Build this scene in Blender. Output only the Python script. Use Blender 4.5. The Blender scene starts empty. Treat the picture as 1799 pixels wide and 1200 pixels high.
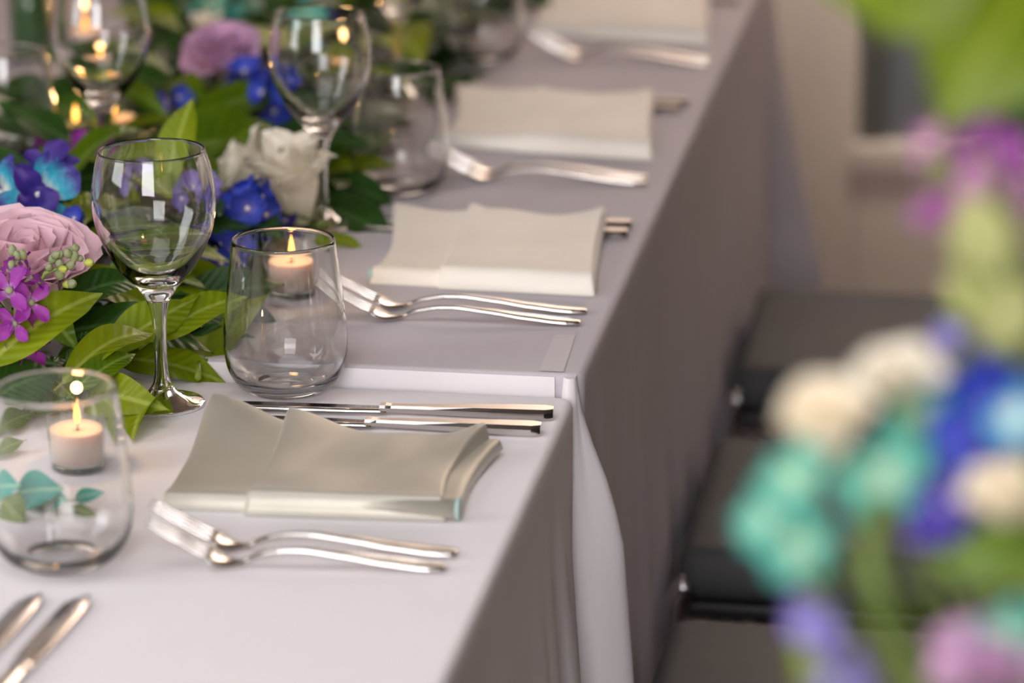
import bpy, math, random
from mathutils import Vector, Matrix, Euler
S = bpy.context.scene
COL = S.collection
R = math.radians

# ------------------------------------------------------------------ camera
FPX, TH, PS, CZ = 5500.0, R(16.2), R(8.77), 1.411
cam_d = bpy.data.cameras.new('camera'); cam = bpy.data.objects.new('camera', cam_d); COL.objects.link(cam)
cam.location = (0, 0, CZ); cam.rotation_euler = (R(90) - TH, 0, PS)
cam_d.sensor_width = 36; cam_d.lens = FPX / 1799 * 36
cam_d.dof.use_dof = True; cam_d.dof.focus_distance = 2.215; cam_d.dof.aperture_fstop = 3.7; cam_d.dof.aperture_blades = 9
cam_d.clip_start = .05
S.camera = cam

# ------------------------------------------------------------------ light and exposure
W = bpy.data.worlds.new('world'); S.world = W; W.use_nodes = True
W.node_tree.nodes['Background'].inputs[0].default_value = (.92, .92, 1.0, 1)
W.node_tree.nodes['Background'].inputs[1].default_value = .42
def area(name, loc, rot, sx, sy, power, col):
    l = bpy.data.lights.new(name, 'AREA'); l.shape = 'RECTANGLE'; l.size = sx; l.size_y = sy
    l.energy = power; l.color = col
    o = bpy.data.objects.new(name, l); COL.objects.link(o); o.location = loc; o.rotation_euler = [R(a) for a in rot]
    return o
# daylight through the two windows in the wall behind the camera, one tall window on the left, then two added fill lights
area('window_daylight', (-.24, -1.16, 1.62), (86, 0, 0), 1.3, 1.9, 95, (.985, .97, 1))
area('window_daylight', (-2.36, .9, 1.75), (90, 0, -90), 1.0, 1.5, 24, (.93, .96, 1))
area('overhead_fill', (-.75, 1.2, 2.66), (0, 0, 0), 1.4, 1.3, 15, (.97, .97, 1))  # added overhead fill; the ceiling has no opening here
area('far_wall_fill', (.35, 4.55, 2.4), (52, 0, 0), 1.9, .35, 72, (1, .95, .91)).data.spread = R(95)  # added unseen fill that brightens the far wall
S.view_settings.view_transform = 'Standard'; S.view_settings.look = 'None'
S.view_settings.gamma = 1; S.view_settings.use_curve_mapping = False
S.view_settings.exposure = 0
S.cycles.max_bounces = 14; S.cycles.transmission_bounces = 12; S.cycles.transparent_max_bounces = 16
S.cycles.sample_clamp_indirect = 6; S.cycles.use_denoising = True

# ------------------------------------------------------------------ helpers
Fv = Vector((-math.sin(PS) * math.cos(TH), math.cos(PS) * math.cos(TH), -math.sin(TH)))
Rv = Vector((math.cos(PS), math.sin(PS), 0)); Uv = Rv.cross(Fv)
T1, T2 = .75, .762
def ray(px, py): return Fv * FPX + Rv * (px - 900) + Uv * (600 - py)
def P(px, py, z=T1):            # the point of the photograph that lies at height z
    r = ray(px, py); return Vector((0, 0, CZ)) + r * ((z - CZ) / r.z)
def PD(px, py, d):              # the point of the photograph at distance d along the view
    return Vector((0, 0, CZ)) + ray(px, py) * (d / FPX)
def PY(px, py, Y):
    r = ray(px, py); return Vector((0, 0, CZ)) + r * (Y / r.y)

def tag(o, label=None, cat=None, group=None, kind=None):
    if label: o['label'] = label
    if cat: o['category'] = cat
    if group: o['group'] = group
    if kind: o['kind'] = kind
    return o
def empty(name, loc=(0, 0, 0), rz=0):
    o = bpy.data.objects.new(name, None); COL.objects.link(o); o.location = loc; o.rotation_euler = (0, 0, rz)
    o.empty_display_size = .02; return o
def link(name, me, parent=None, mat=None, M=None):
    o = bpy.data.objects.new(name, me); COL.objects.link(o)
    if mat is not None and not me.materials: me.materials.append(mat)
    if parent: o.parent = parent
    if M is not None: o.matrix_local = M
    return o
def mesh(name, vs, fs, mat=None, smooth=True, mi=None):
    me = bpy.data.meshes.new(name); me.from_pydata([tuple(v) for v in vs], [], fs); me.update()
    if mat is not None:
        for m in (mat if isinstance(mat, (list, tuple)) else [mat]): me.materials.append(m)
    if smooth: me.polygons.foreach_set('use_smooth', [True] * len(me.polygons))
    if mi: me.polygons.foreach_set('material_index', mi)
    return me
def copy_tree(o, parent=None):
    c = o.copy(); COL.objects.link(c); c.parent = parent
    for ch in list(o.children): copy_tree(ch, c)
    return c
class MB:
    def __init__(s): s.v = []; s.f = []
    def add(s, vs, fs):
        b = len(s.v); s.v += [Vector(v) for v in vs]; s.f += [[i + b for i in f] for f in fs]; return s
    def box(s, x0, x1, y0, y1, z0, z1, bev=0):
        if bev <= 0:
            return s.add([(x, y, z) for z in (z0, z1) for y in (y0, y1) for x in (x0, x1)],
                         [(0, 2, 3, 1), (4, 5, 7, 6), (0, 1, 5, 4), (2, 6, 7, 3), (0, 4, 6, 2), (1, 3, 7, 5)])
        rings = []; b = bev; n = 5
        def ring(ins, z, r):
            out = []
            for (cx, cy, a0) in ((x1 - ins - r, y1 - ins - r, 0), (x0 + ins + r, y1 - ins - r, 90), (x0 + ins + r, y0 + ins + r, 180), (x1 - ins - r, y0 + ins + r, 270)):
                for k in range(n):
                    a = R(a0 + 90 * k / (n - 1)); out.append((cx + r * math.cos(a), cy + r * math.sin(a), z))
            return out
        for k in range(4):
            a = R(90 * k / 3); rings.append(ring(b * (1 - math.sin(a)), z0 + b * (1 - math.cos(a)), b * (.3 + .7 * math.sin(a))))
        for k in range(4):
            a = R(90 * k / 3); rings.append(ring(b * (1 - math.cos(a)), z1 - b * (1 - math.sin(a)), b * (.3 + .7 * math.cos(a))))
        return s.loft(rings, caps=True)
    def loft(s, rings, caps=True, closed=True):
        n = len(rings[0]); vs = [v for r_ in rings for v in r_]; fs = []
        for i in range(len(rings) - 1):
            for j in range(n if closed else n - 1):
                k = (j + 1) % n; fs.append((i * n + j, i * n + k, (i + 1) * n + k, (i + 1) * n + j))
        if caps: fs.append(tuple(reversed(range(n)))); fs.append(tuple(range((len(rings) - 1) * n, len(rings) * n)))
        return s.add(vs, fs)
    def tube(s, pts, r, n=8):
        pts = [Vector(p) for p in pts]; rings = []; up = None
        for i, p in enumerate(pts):
            t = (pts[min(i + 1, len(pts) - 1)] - pts[max(i - 1, 0)]).normalized()
            if up is None: up = t.orthogonal().normalized()
            up = (up - t * up.dot(t)).normalized(); sd = t.cross(up)
            rr = r[i] if isinstance(r, (list, tuple)) else r
            rings.append([p + (up * math.cos(2 * math.pi * k / n) + sd * math.sin(2 * math.pi * k / n)) * rr for k in range(n)])
        return s.loft(rings)
    def lathe(s, prof, n=40):
        rings = [[(r_ * math.cos(2 * math.pi * k / n), r_ * math.sin(2 * math.pi * k / n), z) for k in range(n)] for r_, z in prof]
        return s.loft(rings, caps=False)
    def build(s, name, mat=None, parent=None, smooth=True, M=None):
        return link(name, mesh(name, s.v, s.f, mat, smooth), parent, None, M)
def bez(ps, n=12):
    ps = [Vector(p) for p in ps]; out = []
    for i in range(n + 1):
        t = i / n; q = ps[:]
        while len(q) > 1: q = [q[k].lerp(q[k + 1], t) for k in range(len(q) - 1)]
        out.append(q[0])
    return out
def ss(a, b, x):
    t = min(1, max(0, (x - a) / (b - a))); return t * t * (3 - 2 * t)
def basis(origin, ydir, zhint, sx=1, sy=1, sz=1):
    y = Vector(ydir).normalized(); z = Vector(zhint); z = (z - y * z.dot(y)).normalized(); x = y.cross(z)
    M = Matrix((x * sx, y * sy, z * sz)).transposed().to_4x4(); M.translation = Vector(origin); return M

# ------------------------------------------------------------------ materials
def mat(name, col, rough=.5, metal=0, **kw):
    m = bpy.data.materials.new(name); m.use_nodes = True; b = m.node_tree.nodes['Principled BSDF']
    b.inputs['Base Color'].default_value = (*col, 1); b.inputs['Roughness'].default_value = rough; b.inputs['Metallic'].default_value = metal
    for k, v in kw.items(): b.inputs[k.replace('_', ' ')].default_value = v
    return m
def nodes(m): return m.node_tree.nodes, m.node_tree.links, m.node_tree.nodes['Principled BSDF']
def vary(m, c1, c2, scale, detail=3, bump=0, bscale=None, coord='Object', stretch=None):
    N, L, b = nodes(m); tc = N.new('ShaderNodeTexCoord'); mp = N.new('ShaderNodeMapping')
    L.new(tc.outputs[coord], mp.inputs[0])
    if stretch: mp.inputs['Scale'].default_value = stretch
    n = N.new('ShaderNodeTexNoise'); n.inputs['Scale'].default_value = scale; n.inputs['Detail'].default_value = detail
    L.new(mp.outputs[0], n.inputs['Vector']); r = N.new('ShaderNodeValToRGB')
    r.color_ramp.elements[0].position = .35; r.color_ramp.elements[1].position = .65
    r.color_ramp.elements[0].color = (*c1, 1); r.color_ramp.elements[1].color = (*c2, 1)
    L.new(n.outputs[0], r.inputs[0]); L.new(r.outputs[0], b.inputs['Base Color'])
    if bump:
        n2 = N.new('ShaderNodeTexNoise'); n2.inputs['Scale'].default_value = bscale or scale * 4; L.new(mp.outputs[0], n2.inputs['Vector'])
        bp = N.new('ShaderNodeBump'); bp.inputs['Strength'].default_value = bump; bp.inputs['Distance'].default_value = .001
        L.new(n2.outputs[0], bp.inputs['Height']); L.new(bp.outputs[0], b.inputs['Normal'])
    return m
def translucent(m, amount):
    N, L, b = nodes(m); out = [n for n in N if n.type == 'OUTPUT_MATERIAL'][0]
    t = N.new('ShaderNodeBsdfTranslucent'); mx = N.new('ShaderNodeMixShader'); mx.inputs[0].default_value = amount
    if b.inputs['Base Color'].links: L.new(b.inputs['Base Color'].links[0].from_socket, t.inputs[0])
    else: t.inputs[0].default_value = b.inputs['Base Color'].default_value
    L.new(b.outputs[0], mx.inputs[1]); L.new(t.outputs[0], mx.inputs[2]); L.new(mx.outputs[0], out.inputs[0]); return m
def petal_mat(name, base, mid, tip, p=(.0, .35, 1), tr=.3, rough=.55):
    # the petal's own colours run from its base to its tip
    m = mat(name, mid, rough); N, L, b = nodes(m); tc = N.new('ShaderNodeTexCoord'); sp = N.new('ShaderNodeSeparateXYZ')
    L.new(tc.outputs['Object'], sp.inputs[0]); r = N.new('ShaderNodeValToRGB'); e = r.color_ramp.elements
    e[0].position = p[0]; e[0].color = (*base, 1); e[1].position = p[2]; e[1].color = (*tip, 1)
    k = e.new(p[1]); k.color = (*mid, 1)
    ns = N.new('ShaderNodeTexNoise'); ns.inputs['Scale'].default_value = 9; ad = N.new('ShaderNodeMath'); ad.operation = 'MULTIPLY_ADD'
    ad.inputs[1].default_value = .35; L.new(tc.outputs['Object'], ns.inputs['Vector']); L.new(ns.outputs[0], ad.inputs[0]); L.new(sp.outputs[1], ad.inputs[2])
    sb = N.new('ShaderNodeMath'); sb.operation = 'SUBTRACT'; sb.inputs[1].default_value = .17; L.new(ad.outputs[0], sb.inputs[0])
    L.new(sb.outputs[0], r.inputs[0]); L.new(r.outputs[0], b.inputs['Base Color'])
    return translucent(m, tr)
def leaf_mat(name, c1, c2, vein, rough=.35, tr=.25):
    m = mat(name, c1, rough); N, L, b = nodes(m); tc = N.new('ShaderNodeTexCoord'); sp = N.new('ShaderNodeSeparateXYZ')
    L.new(tc.outputs['Object'], sp.inputs[0])
    n = N.new('ShaderNodeTexNoise'); n.inputs['Scale'].default_value = 2.5; L.new(tc.outputs['Object'], n.inputs['Vector'])
    r = N.new('ShaderNodeValToRGB'); r.color_ramp.elements[0].position = .3; r.color_ramp.elements[1].position = .7
    r.color_ramp.elements[0].color = (*c1, 1); r.color_ramp.elements[1].color = (*c2, 1); L.new(n.outputs[0], r.inputs[0])
    ab = N.new('ShaderNodeMath'); ab.operation = 'ABSOLUTE'; L.new(sp.outputs[0], ab.inputs[0])
    r2 = N.new('ShaderNodeValToRGB'); r2.color_ramp.elements[0].position = .008; r2.color_ramp.elements[1].position = .022
    r2.color_ramp.elements[0].color = (1, 1, 1, 1); r2.color_ramp.elements[1].color = (0, 0, 0, 1); L.new(ab.outputs[0], r2.inputs[0])
    mx = N.new('ShaderNodeMixRGB'); mx.inputs[2].default_value = (*vein, 1); L.new(r2.outputs[0], mx.inputs[0]); L.new(r.outputs[0], mx.inputs[1])
    L.new(mx.outputs[0], b.inputs['Base Color'])
    # side veins sweep forward from the midrib
    m1 = N.new('ShaderNodeMath'); m1.operation = 'MULTIPLY_ADD'; m1.inputs[1].default_value = -1.1; L.new(ab.outputs[0], m1.inputs[0]); L.new(sp.outputs[1], m1.inputs[2])
    m2 = N.new('ShaderNodeMath'); m2.operation = 'MULTIPLY'; m2.inputs[1].default_value = 62; L.new(m1.outputs[0], m2.inputs[0])
    m3 = N.new('ShaderNodeMath'); m3.operation = 'SINE'; L.new(m2.outputs[0], m3.inputs[0])
    bp = N.new('ShaderNodeBump'); bp.inputs['Strength'].default_value = .25; bp.inputs['Distance'].default_value = .001
    L.new(m3.outputs[0], bp.inputs['Height']); L.new(bp.outputs[0], b.inputs['Normal'])
    b.inputs['Specular IOR Level'].default_value = .28
    return translucent(m, tr)
def thin_glass(name, tint=(1, 1, 1)):
    m = mat(name, tint, 0); N, L, b = nodes(m); out = [n for n in N if n.type == 'OUTPUT_MATERIAL'][0]; N.remove(b)
    t = N.new('ShaderNodeBsdfTransparent'); t.inputs[0].default_value = (*tint, 1); g = N.new('ShaderNodeBsdfGlossy'); g.inputs['Roughness'].default_value = .01
    fr = N.new('ShaderNodeFresnel'); mx = N.new('ShaderNodeMixShader')
    gm = N.new('ShaderNodeNewGeometry'); io = N.new('ShaderNodeMath'); io.operation = 'MULTIPLY_ADD'; io.inputs[1].default_value = 1 / 1.5 - 1.5; io.inputs[2].default_value = 1.5
    L.new(gm.outputs['Backfacing'], io.inputs[0]); L.new(io.outputs[0], fr.inputs[0])     # both faces of a thin wall reflect alike
    L.new(fr.outputs[0], mx.inputs[0]); L.new(t.outputs[0], mx.inputs[1]); L.new(g.outputs[0], mx.inputs[2]); L.new(mx.outputs[0], out.inputs[0]); return m

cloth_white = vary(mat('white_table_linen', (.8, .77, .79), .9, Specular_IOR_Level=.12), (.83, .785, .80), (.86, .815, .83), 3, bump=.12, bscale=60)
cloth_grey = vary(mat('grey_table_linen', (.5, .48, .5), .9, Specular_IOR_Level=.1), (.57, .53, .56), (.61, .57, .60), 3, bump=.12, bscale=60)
hem_white = vary(mat('pale_hem_linen', (.6, .57, .6), .85), (.62, .58, .60), (.66, .62, .64), 4)
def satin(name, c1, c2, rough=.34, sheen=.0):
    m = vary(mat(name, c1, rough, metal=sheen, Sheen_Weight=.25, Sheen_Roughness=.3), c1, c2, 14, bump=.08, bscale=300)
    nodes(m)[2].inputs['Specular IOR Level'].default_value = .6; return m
satin_shaded = satin('shaded_satin', (.45, .425, .355), (.50, .475, .40), .46, .40)  # darker copy of the napkin satin, shade put into its colour
satin_ivory = satin('ivory_satin', (.82, .76, .67), (.86, .80, .71), .5)
hem_teal = mat('pale_teal_thread', (.42, .60, .55), .6)
steel = vary(mat('polished_steel', (.75, .72, .69), .12, 1), (.64, .61, .585), (.69, .66, .635), 8); nodes(steel)[2].inputs['Roughness'].default_value = .13
glass = mat('clear_glass', (1, 1, 1), 0, IOR=1.5); nodes(glass)[2].inputs['Transmission Weight'].default_value = 1
glass_thin = thin_glass('thin_clear_glass', (.975, .98, .98))
glass_cup_m = thin_glass('votive_cup_glass', (.96, .99, .98))
glass_green = mat('votive_glass', (.80, .93, .89), .02, IOR=1.5); nodes(glass_green)[2].inputs['Transmission Weight'].default_value = 1
wax = mat('blush_wax', (.86, .66, .60), .5, Subsurface_Weight=.4, Subsurface_Scale=.01)
wick_m = mat('charred_wick', (.03, .025, .02), .9)
def emit(name, col, st):
    m = bpy.data.materials.new(name); m.use_nodes = True; N = m.node_tree.nodes; b = N['Principled BSDF']
    b.inputs['Base Color'].default_value = (0, 0, 0, 1); b.inputs['Emission Color'].default_value = (*col, 1); b.inputs['Emission Strength'].default_value = st; return m
flame_m = emit('candle_flame', (1, .42, .07), 5.5)
leaf_light = leaf_mat('fresh_leaf', (.17, .24, .003), (.25, .33, .006), (.36, .44, .07), .38, .3)
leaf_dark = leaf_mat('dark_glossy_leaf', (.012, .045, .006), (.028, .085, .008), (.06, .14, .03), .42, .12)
leaf_mid = leaf_mat('mid_green_leaf', (.06, .13, .003), (.11, .18, .004), (.18, .28, .05), .3, .22)
leaf_bright = leaf_mat('bright_hanging_leaf', (.10, .17, .003), (.15, .21, .004), (.22, .28, .02), .4, .2)
leaf_pale = leaf_mat('pale_yellow_leaf', (.36, .38, .12), (.45, .46, .18), (.5, .5, .25), .5, .25)
pink_petal = petal_mat('pink_stock_petal', (.7, .6, .4), (.60, .28, .52), (.42, .10, .40), (.0, .4, 1.1), .3)
leaf_teal = leaf_mat('dyed_teal_leaf', (.02, .30, .25), (.08, .45, .36), (.3, .6, .4), .4, .2)
leaf_olive = leaf_mat('olive_leaf', (.12, .19, .03), (.17, .24, .06), (.3, .35, .12), .4, .2)
stem_m = vary(mat('green_stem', (.20, .28, .06), .5), (.17, .25, .04), (.27, .34, .09), 20)
stem_brown = vary(mat('woody_stem', (.12, .10, .05), .7), (.10, .09, .04), (.16, .14, .06), 30)
rose_pink = petal_mat('pink_rose_petal', (.86, .80, .66), (.86, .66, .70), (.82, .54, .62), (.0, .45, 1.1), .25)
rose_mauve = petal_mat('mauve_rose_petal', (.70, .50, .62), (.74, .50, .68), (.66, .38, .60), (.0, .45, 1.1), .25)
cream_petal = petal_mat('cream_petal', (.66, .68, .36), (.94, .88, .72), (.98, .92, .80), (.0, .3, 1.1), .25)
peach_petal = petal_mat('peach_cream_petal', (.97, .90, .70), (1.0, .94, .78), (1.0, .90, .72), (.0, .4, 1.1), .35)
blue_petal = petal_mat('delphinium_petal', (.20, .20, .62), (.05, .09, .62), (.02, .04, .38), (.0, .4, 1.1), .3)
violet_petal = petal_mat('violet_petal', (.22, .20, .62), (.12, .08, .50), (.06, .03, .30), (.0, .4, 1.1), .3)
lav_petal = petal_mat('lavender_petal', (.42, .38, .75), (.36, .30, .70), (.25, .20, .60), (.0, .4, 1.1), .3)
magenta_petal = petal_mat('magenta_stock_petal', (.62, .36, .66), (.40, .06, .44), (.30, .02, .34), (.0, .25, 1.1), .3)
orchid_petal = petal_mat('dyed_orchid_petal', (.85, .92, .85), (.04, .50, .68), (.05, .03, .28), (.2, .48, .86), .3)
indigo_petal = petal_mat('indigo_orchid_petal', (.05, .05, .45), (.05, .03, .28), (.07, .02, .25), (.0, .4, 1), .25)
teal_petal = petal_mat('dyed_teal_petal', (.60, .85, .58), (.17, .53, .40), (.01, .34, .30), (.0, .5, 1.1), .3)
white_bee = mat('pale_flower_centre', (.80, .74, .70), .7)
bud_m = vary(mat('green_bud', (.26, .31, .15), .7), (.22, .27, .12), (.33, .35, .20), 60)
bud_yellow = mat('yellow_green_bud', (.42, .48, .08), .6)
vinyl = vary(mat('charcoal_vinyl', (.12, .115, .11), .6, Specular_IOR_Level=.2), (.062, .063, .066), (.076, .076, .078), 12, bump=.1, bscale=200)
frame_m = mat('dark_chair_frame', (.03, .028, .03), .35, .2)
chrome = mat('chrome_tube', (.78, .77, .8), .18, 1)
wall_m = vary(mat('taupe_wall_paint', (.34, .27, .21), .8), (.66, .52, .42), (.70, .56, .455), 1.5)
warm_wall = vary(mat('door_frame_paint', (.40, .32, .25), .7), (.60, .485, .40), (.66, .54, .44), 2)
dark_wall = vary(mat('dark_panelled_wall', (.09, .07, .06), .7), (.08, .062, .052), (.11, .085, .07), 2)
ceil_m = vary(mat('brown_ceiling', (.10, .08, .06), .8), (.09, .07, .055), (.12, .095, .075), 2)
pane_m = mat('grey_door_pane', (.155, .155, .16), .3)
floor_m = vary(mat('dark_floor_boards', (.03, .018, .014), .5, Specular_IOR_Level=.15), (.014, .008, .006), (.028, .016, .012), 6, stretch=(1, .12, 1))
plank_gap = mat('floor_gap', (.006, .005, .004), .9)
ply = vary(mat('table_plywood', (.35, .24, .14), .6), (.30, .2, .11), (.4, .28, .17), 10, stretch=(1, .1, 1))
grey_metal = mat('grey_metal_leg', (.3, .3, .31), .4, .9)

# ------------------------------------------------------------------ room
def struct(o, label=None): o['kind'] = 'structure'; return o
XL, XR, YF, YB, ZC = -2.4, 2.6, -1.2, 5.0, 2.7
struct(MB().box(XL - .1, XR + .1, YF - .1, YB + .14, -.12, -.012).build('floor', plank_gap, None, False))
fl = bpy.data.objects['floor']
plk = mesh('plank', *(lambda b: (b.v, b.f))(MB().box(-.0585, .0585, -.7, .7, -.012, 0, .002)), floor_m, False)
rg = random.Random(3)
x = -1.0; k = 0
while x < 1.6:
    y = 1.9 + (k * .43) % 1.4 - 1.4 + .7
    while y < YB + .8:
        if y > YB - .7:      # the last board of a row is cut at the wall
            h_ = YB - (y - .7)
            if h_ > .02: MB().box(-.0585, .0585, y - .7, YB - .002, -.012, 0, .002).build('plank', floor_m, fl, False, Matrix.Translation((x, 0, 0)))
        else: link('plank', plk, fl, None, Matrix.Translation((x, y, 0)))
        y += 1.403
    x += .12; k += 1
struct(MB().box(XL, XR, YF, YB, ZC, ZC + .1).build('ceiling', ceil_m, None, False))
struct(MB().box(XL - .1, XL, YF, YB, 0, ZC).build('wall_left', wall_m, None, False))
struct(MB().box(XR, XR + .1, YF, YB, 0, ZC).build('wall_right', dark_wall, None, False))
struct(MB().box(XL - .1, XR + .1, YF - .1, YF, 0, ZC).build('wall_front', wall_m, None, False))
# wall at the far end, with a glazed door standing at its right
DX0, DX1 = -.36, .50
w = struct(MB().box(XL - .1, DX0, YB, YB + .12, 0, ZC).box(DX1, XR + .1, YB, YB + .12, 0, ZC).box(DX0, DX1, YB, YB + .12, 2.1, ZC).build('wall_back', wall_m, None, False))
struct(MB().box(XL, DX0, YB - .014, YB, 0, .10, .004).build('baseboard_back', warm_wall, None, False))
d = struct(empty('door_1', (0, YB + .03, 0)))
GX0, GX1, GZ0 = -.205, .34, .298
MB().box(DX0, GX0, 0, .045, 0, 2.1, .004).build('stile', warm_wall, d, False)
MB().box(GX1, DX1, 0, .045, 0, 2.1, .004).build('stile', warm_wall, d, False)
MB().box(GX0, GX1, 0, .045, 0, GZ0, .004).build('bottom_rail', warm_wall, d, False)
MB().box(GX0, GX1, 0, .045, 1.98, 2.1, .004).build('top_rail', warm_wall, d, False)
MB().box(GX0, GX1, .024, .032, GZ0, 1.98).build('pane', pane_m, d, False)
MB().box(GX0 - .01, GX1 + .01, -.014, .0, GZ0 - .045, GZ0 - .005, .004).build('ledge', warm_wall, d, False)
MB().box(GX0, GX0 + .045, .004, .024, GZ0, 1.98, .004).build('glazing_bead', mat('olive_grey_bead', (.09, .08, .065), .6), d, False)
# windows in the wall behind the camera and in the left wall (frames only; the daylight comes from them)
def win(name, M, w_, h_):
    o = struct(empty(name)); o.matrix_world = M
    b = MB().box(-w_/2-.06, -w_/2, 0, .05, -h_/2-.06, h_/2+.06).box(w_/2, w_/2+.06, 0, .05, -h_/2-.06, h_/2+.06)
    b.box(-w_/2, w_/2, 0, .05, h_/2, h_/2+.06).box(-w_/2, w_/2, 0, .05, -h_/2-.06, -h_/2); b.build('window_frame', warm_wall, o, False)
win('window_1', Matrix.Translation((-.24, YF, 1.62)), 1.3, 1.9)
win('window_2', Matrix.Translation((XL, .9, 1.75)) @ Matrix.Rotation(R(-90), 4, 'Z'), 1.0, 1.5)

# ------------------------------------------------------------------ tables and cloths
XE, XW = -.281, -1.245
def make_table(y0, y1, top, label):
    t = empty('banquet_table', ((XE + XW) / 2, (y0 + y1) / 2, 0)); hx = (XE - XW) / 2 - .012; hy = (y1 - y0) / 2 - .012
    MB().box(-hx, hx, -hy, hy, top - .028, top - .003, .006).build('tabletop', ply, t, False)
    for sx in (-1, 1):
        for sy in (-1, 1):
            MB().tube([(sx * (hx - .1), sy * (hy - .15), top - .028), (sx * (hx - .08), sy * (hy - .12), 0)], .014, 12).build('leg', grey_metal, t)
    tag(t, label, 'table', 'banquet tables under the cloths')
make_table(.32, 2.112, T1, 'banquet table hidden under the white cloth in the foreground')
make_table(2.136, 3.955, T2, 'banquet table hidden under the grey cloth further back')

def perim(x0, x1, y0, y1, r, step=.012):
    """points and outward normals around a rounded rectangle"""
    pts = []
    def line(a, b, n_):
        L_ = (Vector(b) - Vector(a)).length; k_ = max(2, int(L_ / step))
        for i in range(k_): pts.append((Vector(a).lerp(Vector(b), i / k_), Vector(n_)))
    def arc(cx, cy, a0):
        for i in range(12):
            a = R(a0 + 90 * i / 12); pts.append((Vector((cx + r * math.cos(a), cy + r * math.sin(a))), Vector((math.cos(a), math.sin(a)))))
    line((x1, y0 + r), (x1, y1 - r), (1, 0)); arc(x1 - r, y1 - r, 0)
    line((x1 - r, y1), (x0 + r, y1), (0, 1)); arc(x0 + r, y1 - r, 90)
    line((x0, y1 - r), (x0, y0 + r), (-1, 0)); arc(x0 + r, y0 + r, 180)
    line((x0 + r, y0), (x1 - r, y0), (0, -1)); arc(x1 - r, y0 + r, 270)
    return pts
def make_cloth(x0, x1, y0, y1, top, r, m, offset, label):
    pts = perim(x0, x1, y0, y1, r); n = len(pts); rings = []
    for ins in (.006, .0045, .003, .0012, 0.0):
        a = math.acos(max(-1, min(1, (ins) / .006))) if ins else math.pi / 2
        rings.append([(p.x - nn.x * ins, p.y - nn.y * ins, top - .006 * (1 - math.sin(math.acos(min(1, (.006 - ins) / .006))))) for p, nn in pts])
    H = top - .012; nt = 36
    for i in range(1, nt + 1):
        t = i / nt; z = top - .006 - (H - .0) * (t ** 1.15)
        rings.append([(p.x + nn.x * offset(p, nn, t), p.y + nn.y * offset(p, nn, t), max(z, .006)) for p, nn in pts])
    b = MB(); vs = [v for r_ in rings for v in r_]; fs = [tuple(range(n))]
    for i in range(len(rings) - 1):
        for j in range(n):
            k_ = (j + 1) % n; fs.append((i * n + j, (i + 1) * n + j, (i + 1) * n + k_, i * n + k_))
    b.add(vs, fs); o = b.build('tablecloth', m)
    o.data.polygons[0].use_smooth = False
    tag(o, label, 'tablecloth', None); return o
def bumpf(x, c, w_): return math.exp(-((x - c) / w_) ** 2)
def off_front(p, nn, t):
    if nn.x > .5:
        y = p.y; g = ss(0.02, .6, t)
        near = ss(2.111, 2.07, y)
        f = .5 + .5 * math.sin(y * 62 + 1.1 * math.sin(y * 17)) + .35 * math.sin(y * 121 + 1)
        f2 = .011 * bumpf(y, 2.03, .012) + .009 * bumpf(y, 1.97, .012) + .010 * bumpf(y, 1.90, .016) + .012 * bumpf(y, 1.80, .018)
        return g * near * (.010 * f + f2 * 1.2 + .012) * nn.x
    if nn.y > .5: return .001 * t
    return .02 * ss(0, .7, t) * (1 + .5 * math.sin(p.x * 55 + p.y * 50))
def off_back(p, nn, t):
    g = ss(.03, .8, t); a = math.atan2(nn.y, nn.x)
    if nn.y < -.5 and nn.x < .3: return .001 * t
    y = p.y
    o = .010 * (1 + math.sin(y * 48 + math.sin(y * 13))) * g if nn.x > .9 else .012 * g
    # corner cones: cloth gathers and stands off at the corners on the aisle side
    if p.x > -.36 and y > 3.9: o += (.05 * t + .10 * t * t) * bumpf(y, 3.96, .05)
    if nn.x > .9: o += .025 * ss(.0, .5, t) * bumpf(y, 2.225, .014)
    return o
make_cloth(XW, XE, .30, 2.116, T1, .012, cloth_white, off_front, 'white tablecloth on the nearest table with soft folds hanging at its side')
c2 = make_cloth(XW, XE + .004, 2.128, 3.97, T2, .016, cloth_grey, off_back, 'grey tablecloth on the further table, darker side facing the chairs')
# pressed hem strip running along the grey cloth near its front corner
q = [P(946, 655, T2 + .0006), P(988, 661, T2 + .0006), P(1012, 588, T2 + .0006), P(975, 588, T2 + .0006)]
e_ = MB(); nn_ = 8
rows = [[q[0].lerp(q[3], i / nn_), q[1].lerp(q[2], i / nn_)] for i in range(nn_ + 1)]
rows = [[(max(r_[0].x, XW), max(r_[0].y, 2.134), T2 + .0007), (r_[1].x, max(r_[1].y, 2.134), T2 + .0007)] for r_ in rows]
e_.add([v for r_ in rows for v in r_], [(2 * i, 2 * i + 1, 2 * i + 3, 2 * i + 2) for i in range(nn_)])
hm = e_.build('pressed_hem', hem_white, c2); hm['label'] = 'paler pressed hem strip'
# front face of the grey cloth: white strip above the nearer table, window light put into its colour
sv = MB(); n_ = 60
def face_x(i):
    x_ = XW + .03 + (XE - .026 - XW - .02) * i / n_
    return x_
sv.add([(face_x(i), 2.1262 - (.0008 if j < 2 else 0), T2 - .001 - [.0, .002, .011, .03][j]) for i in range(n_ + 1) for j in range(4)],
       [(i * 4 + j, (i + 1) * 4 + j, (i + 1) * 4 + j + 1, i * 4 + j + 1) for i in range(n_) for j in range(3)])
o = sv.build('lit_front_face', cloth_white, c2); o['label'] = 'front face strip with window light in its colour'
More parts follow.
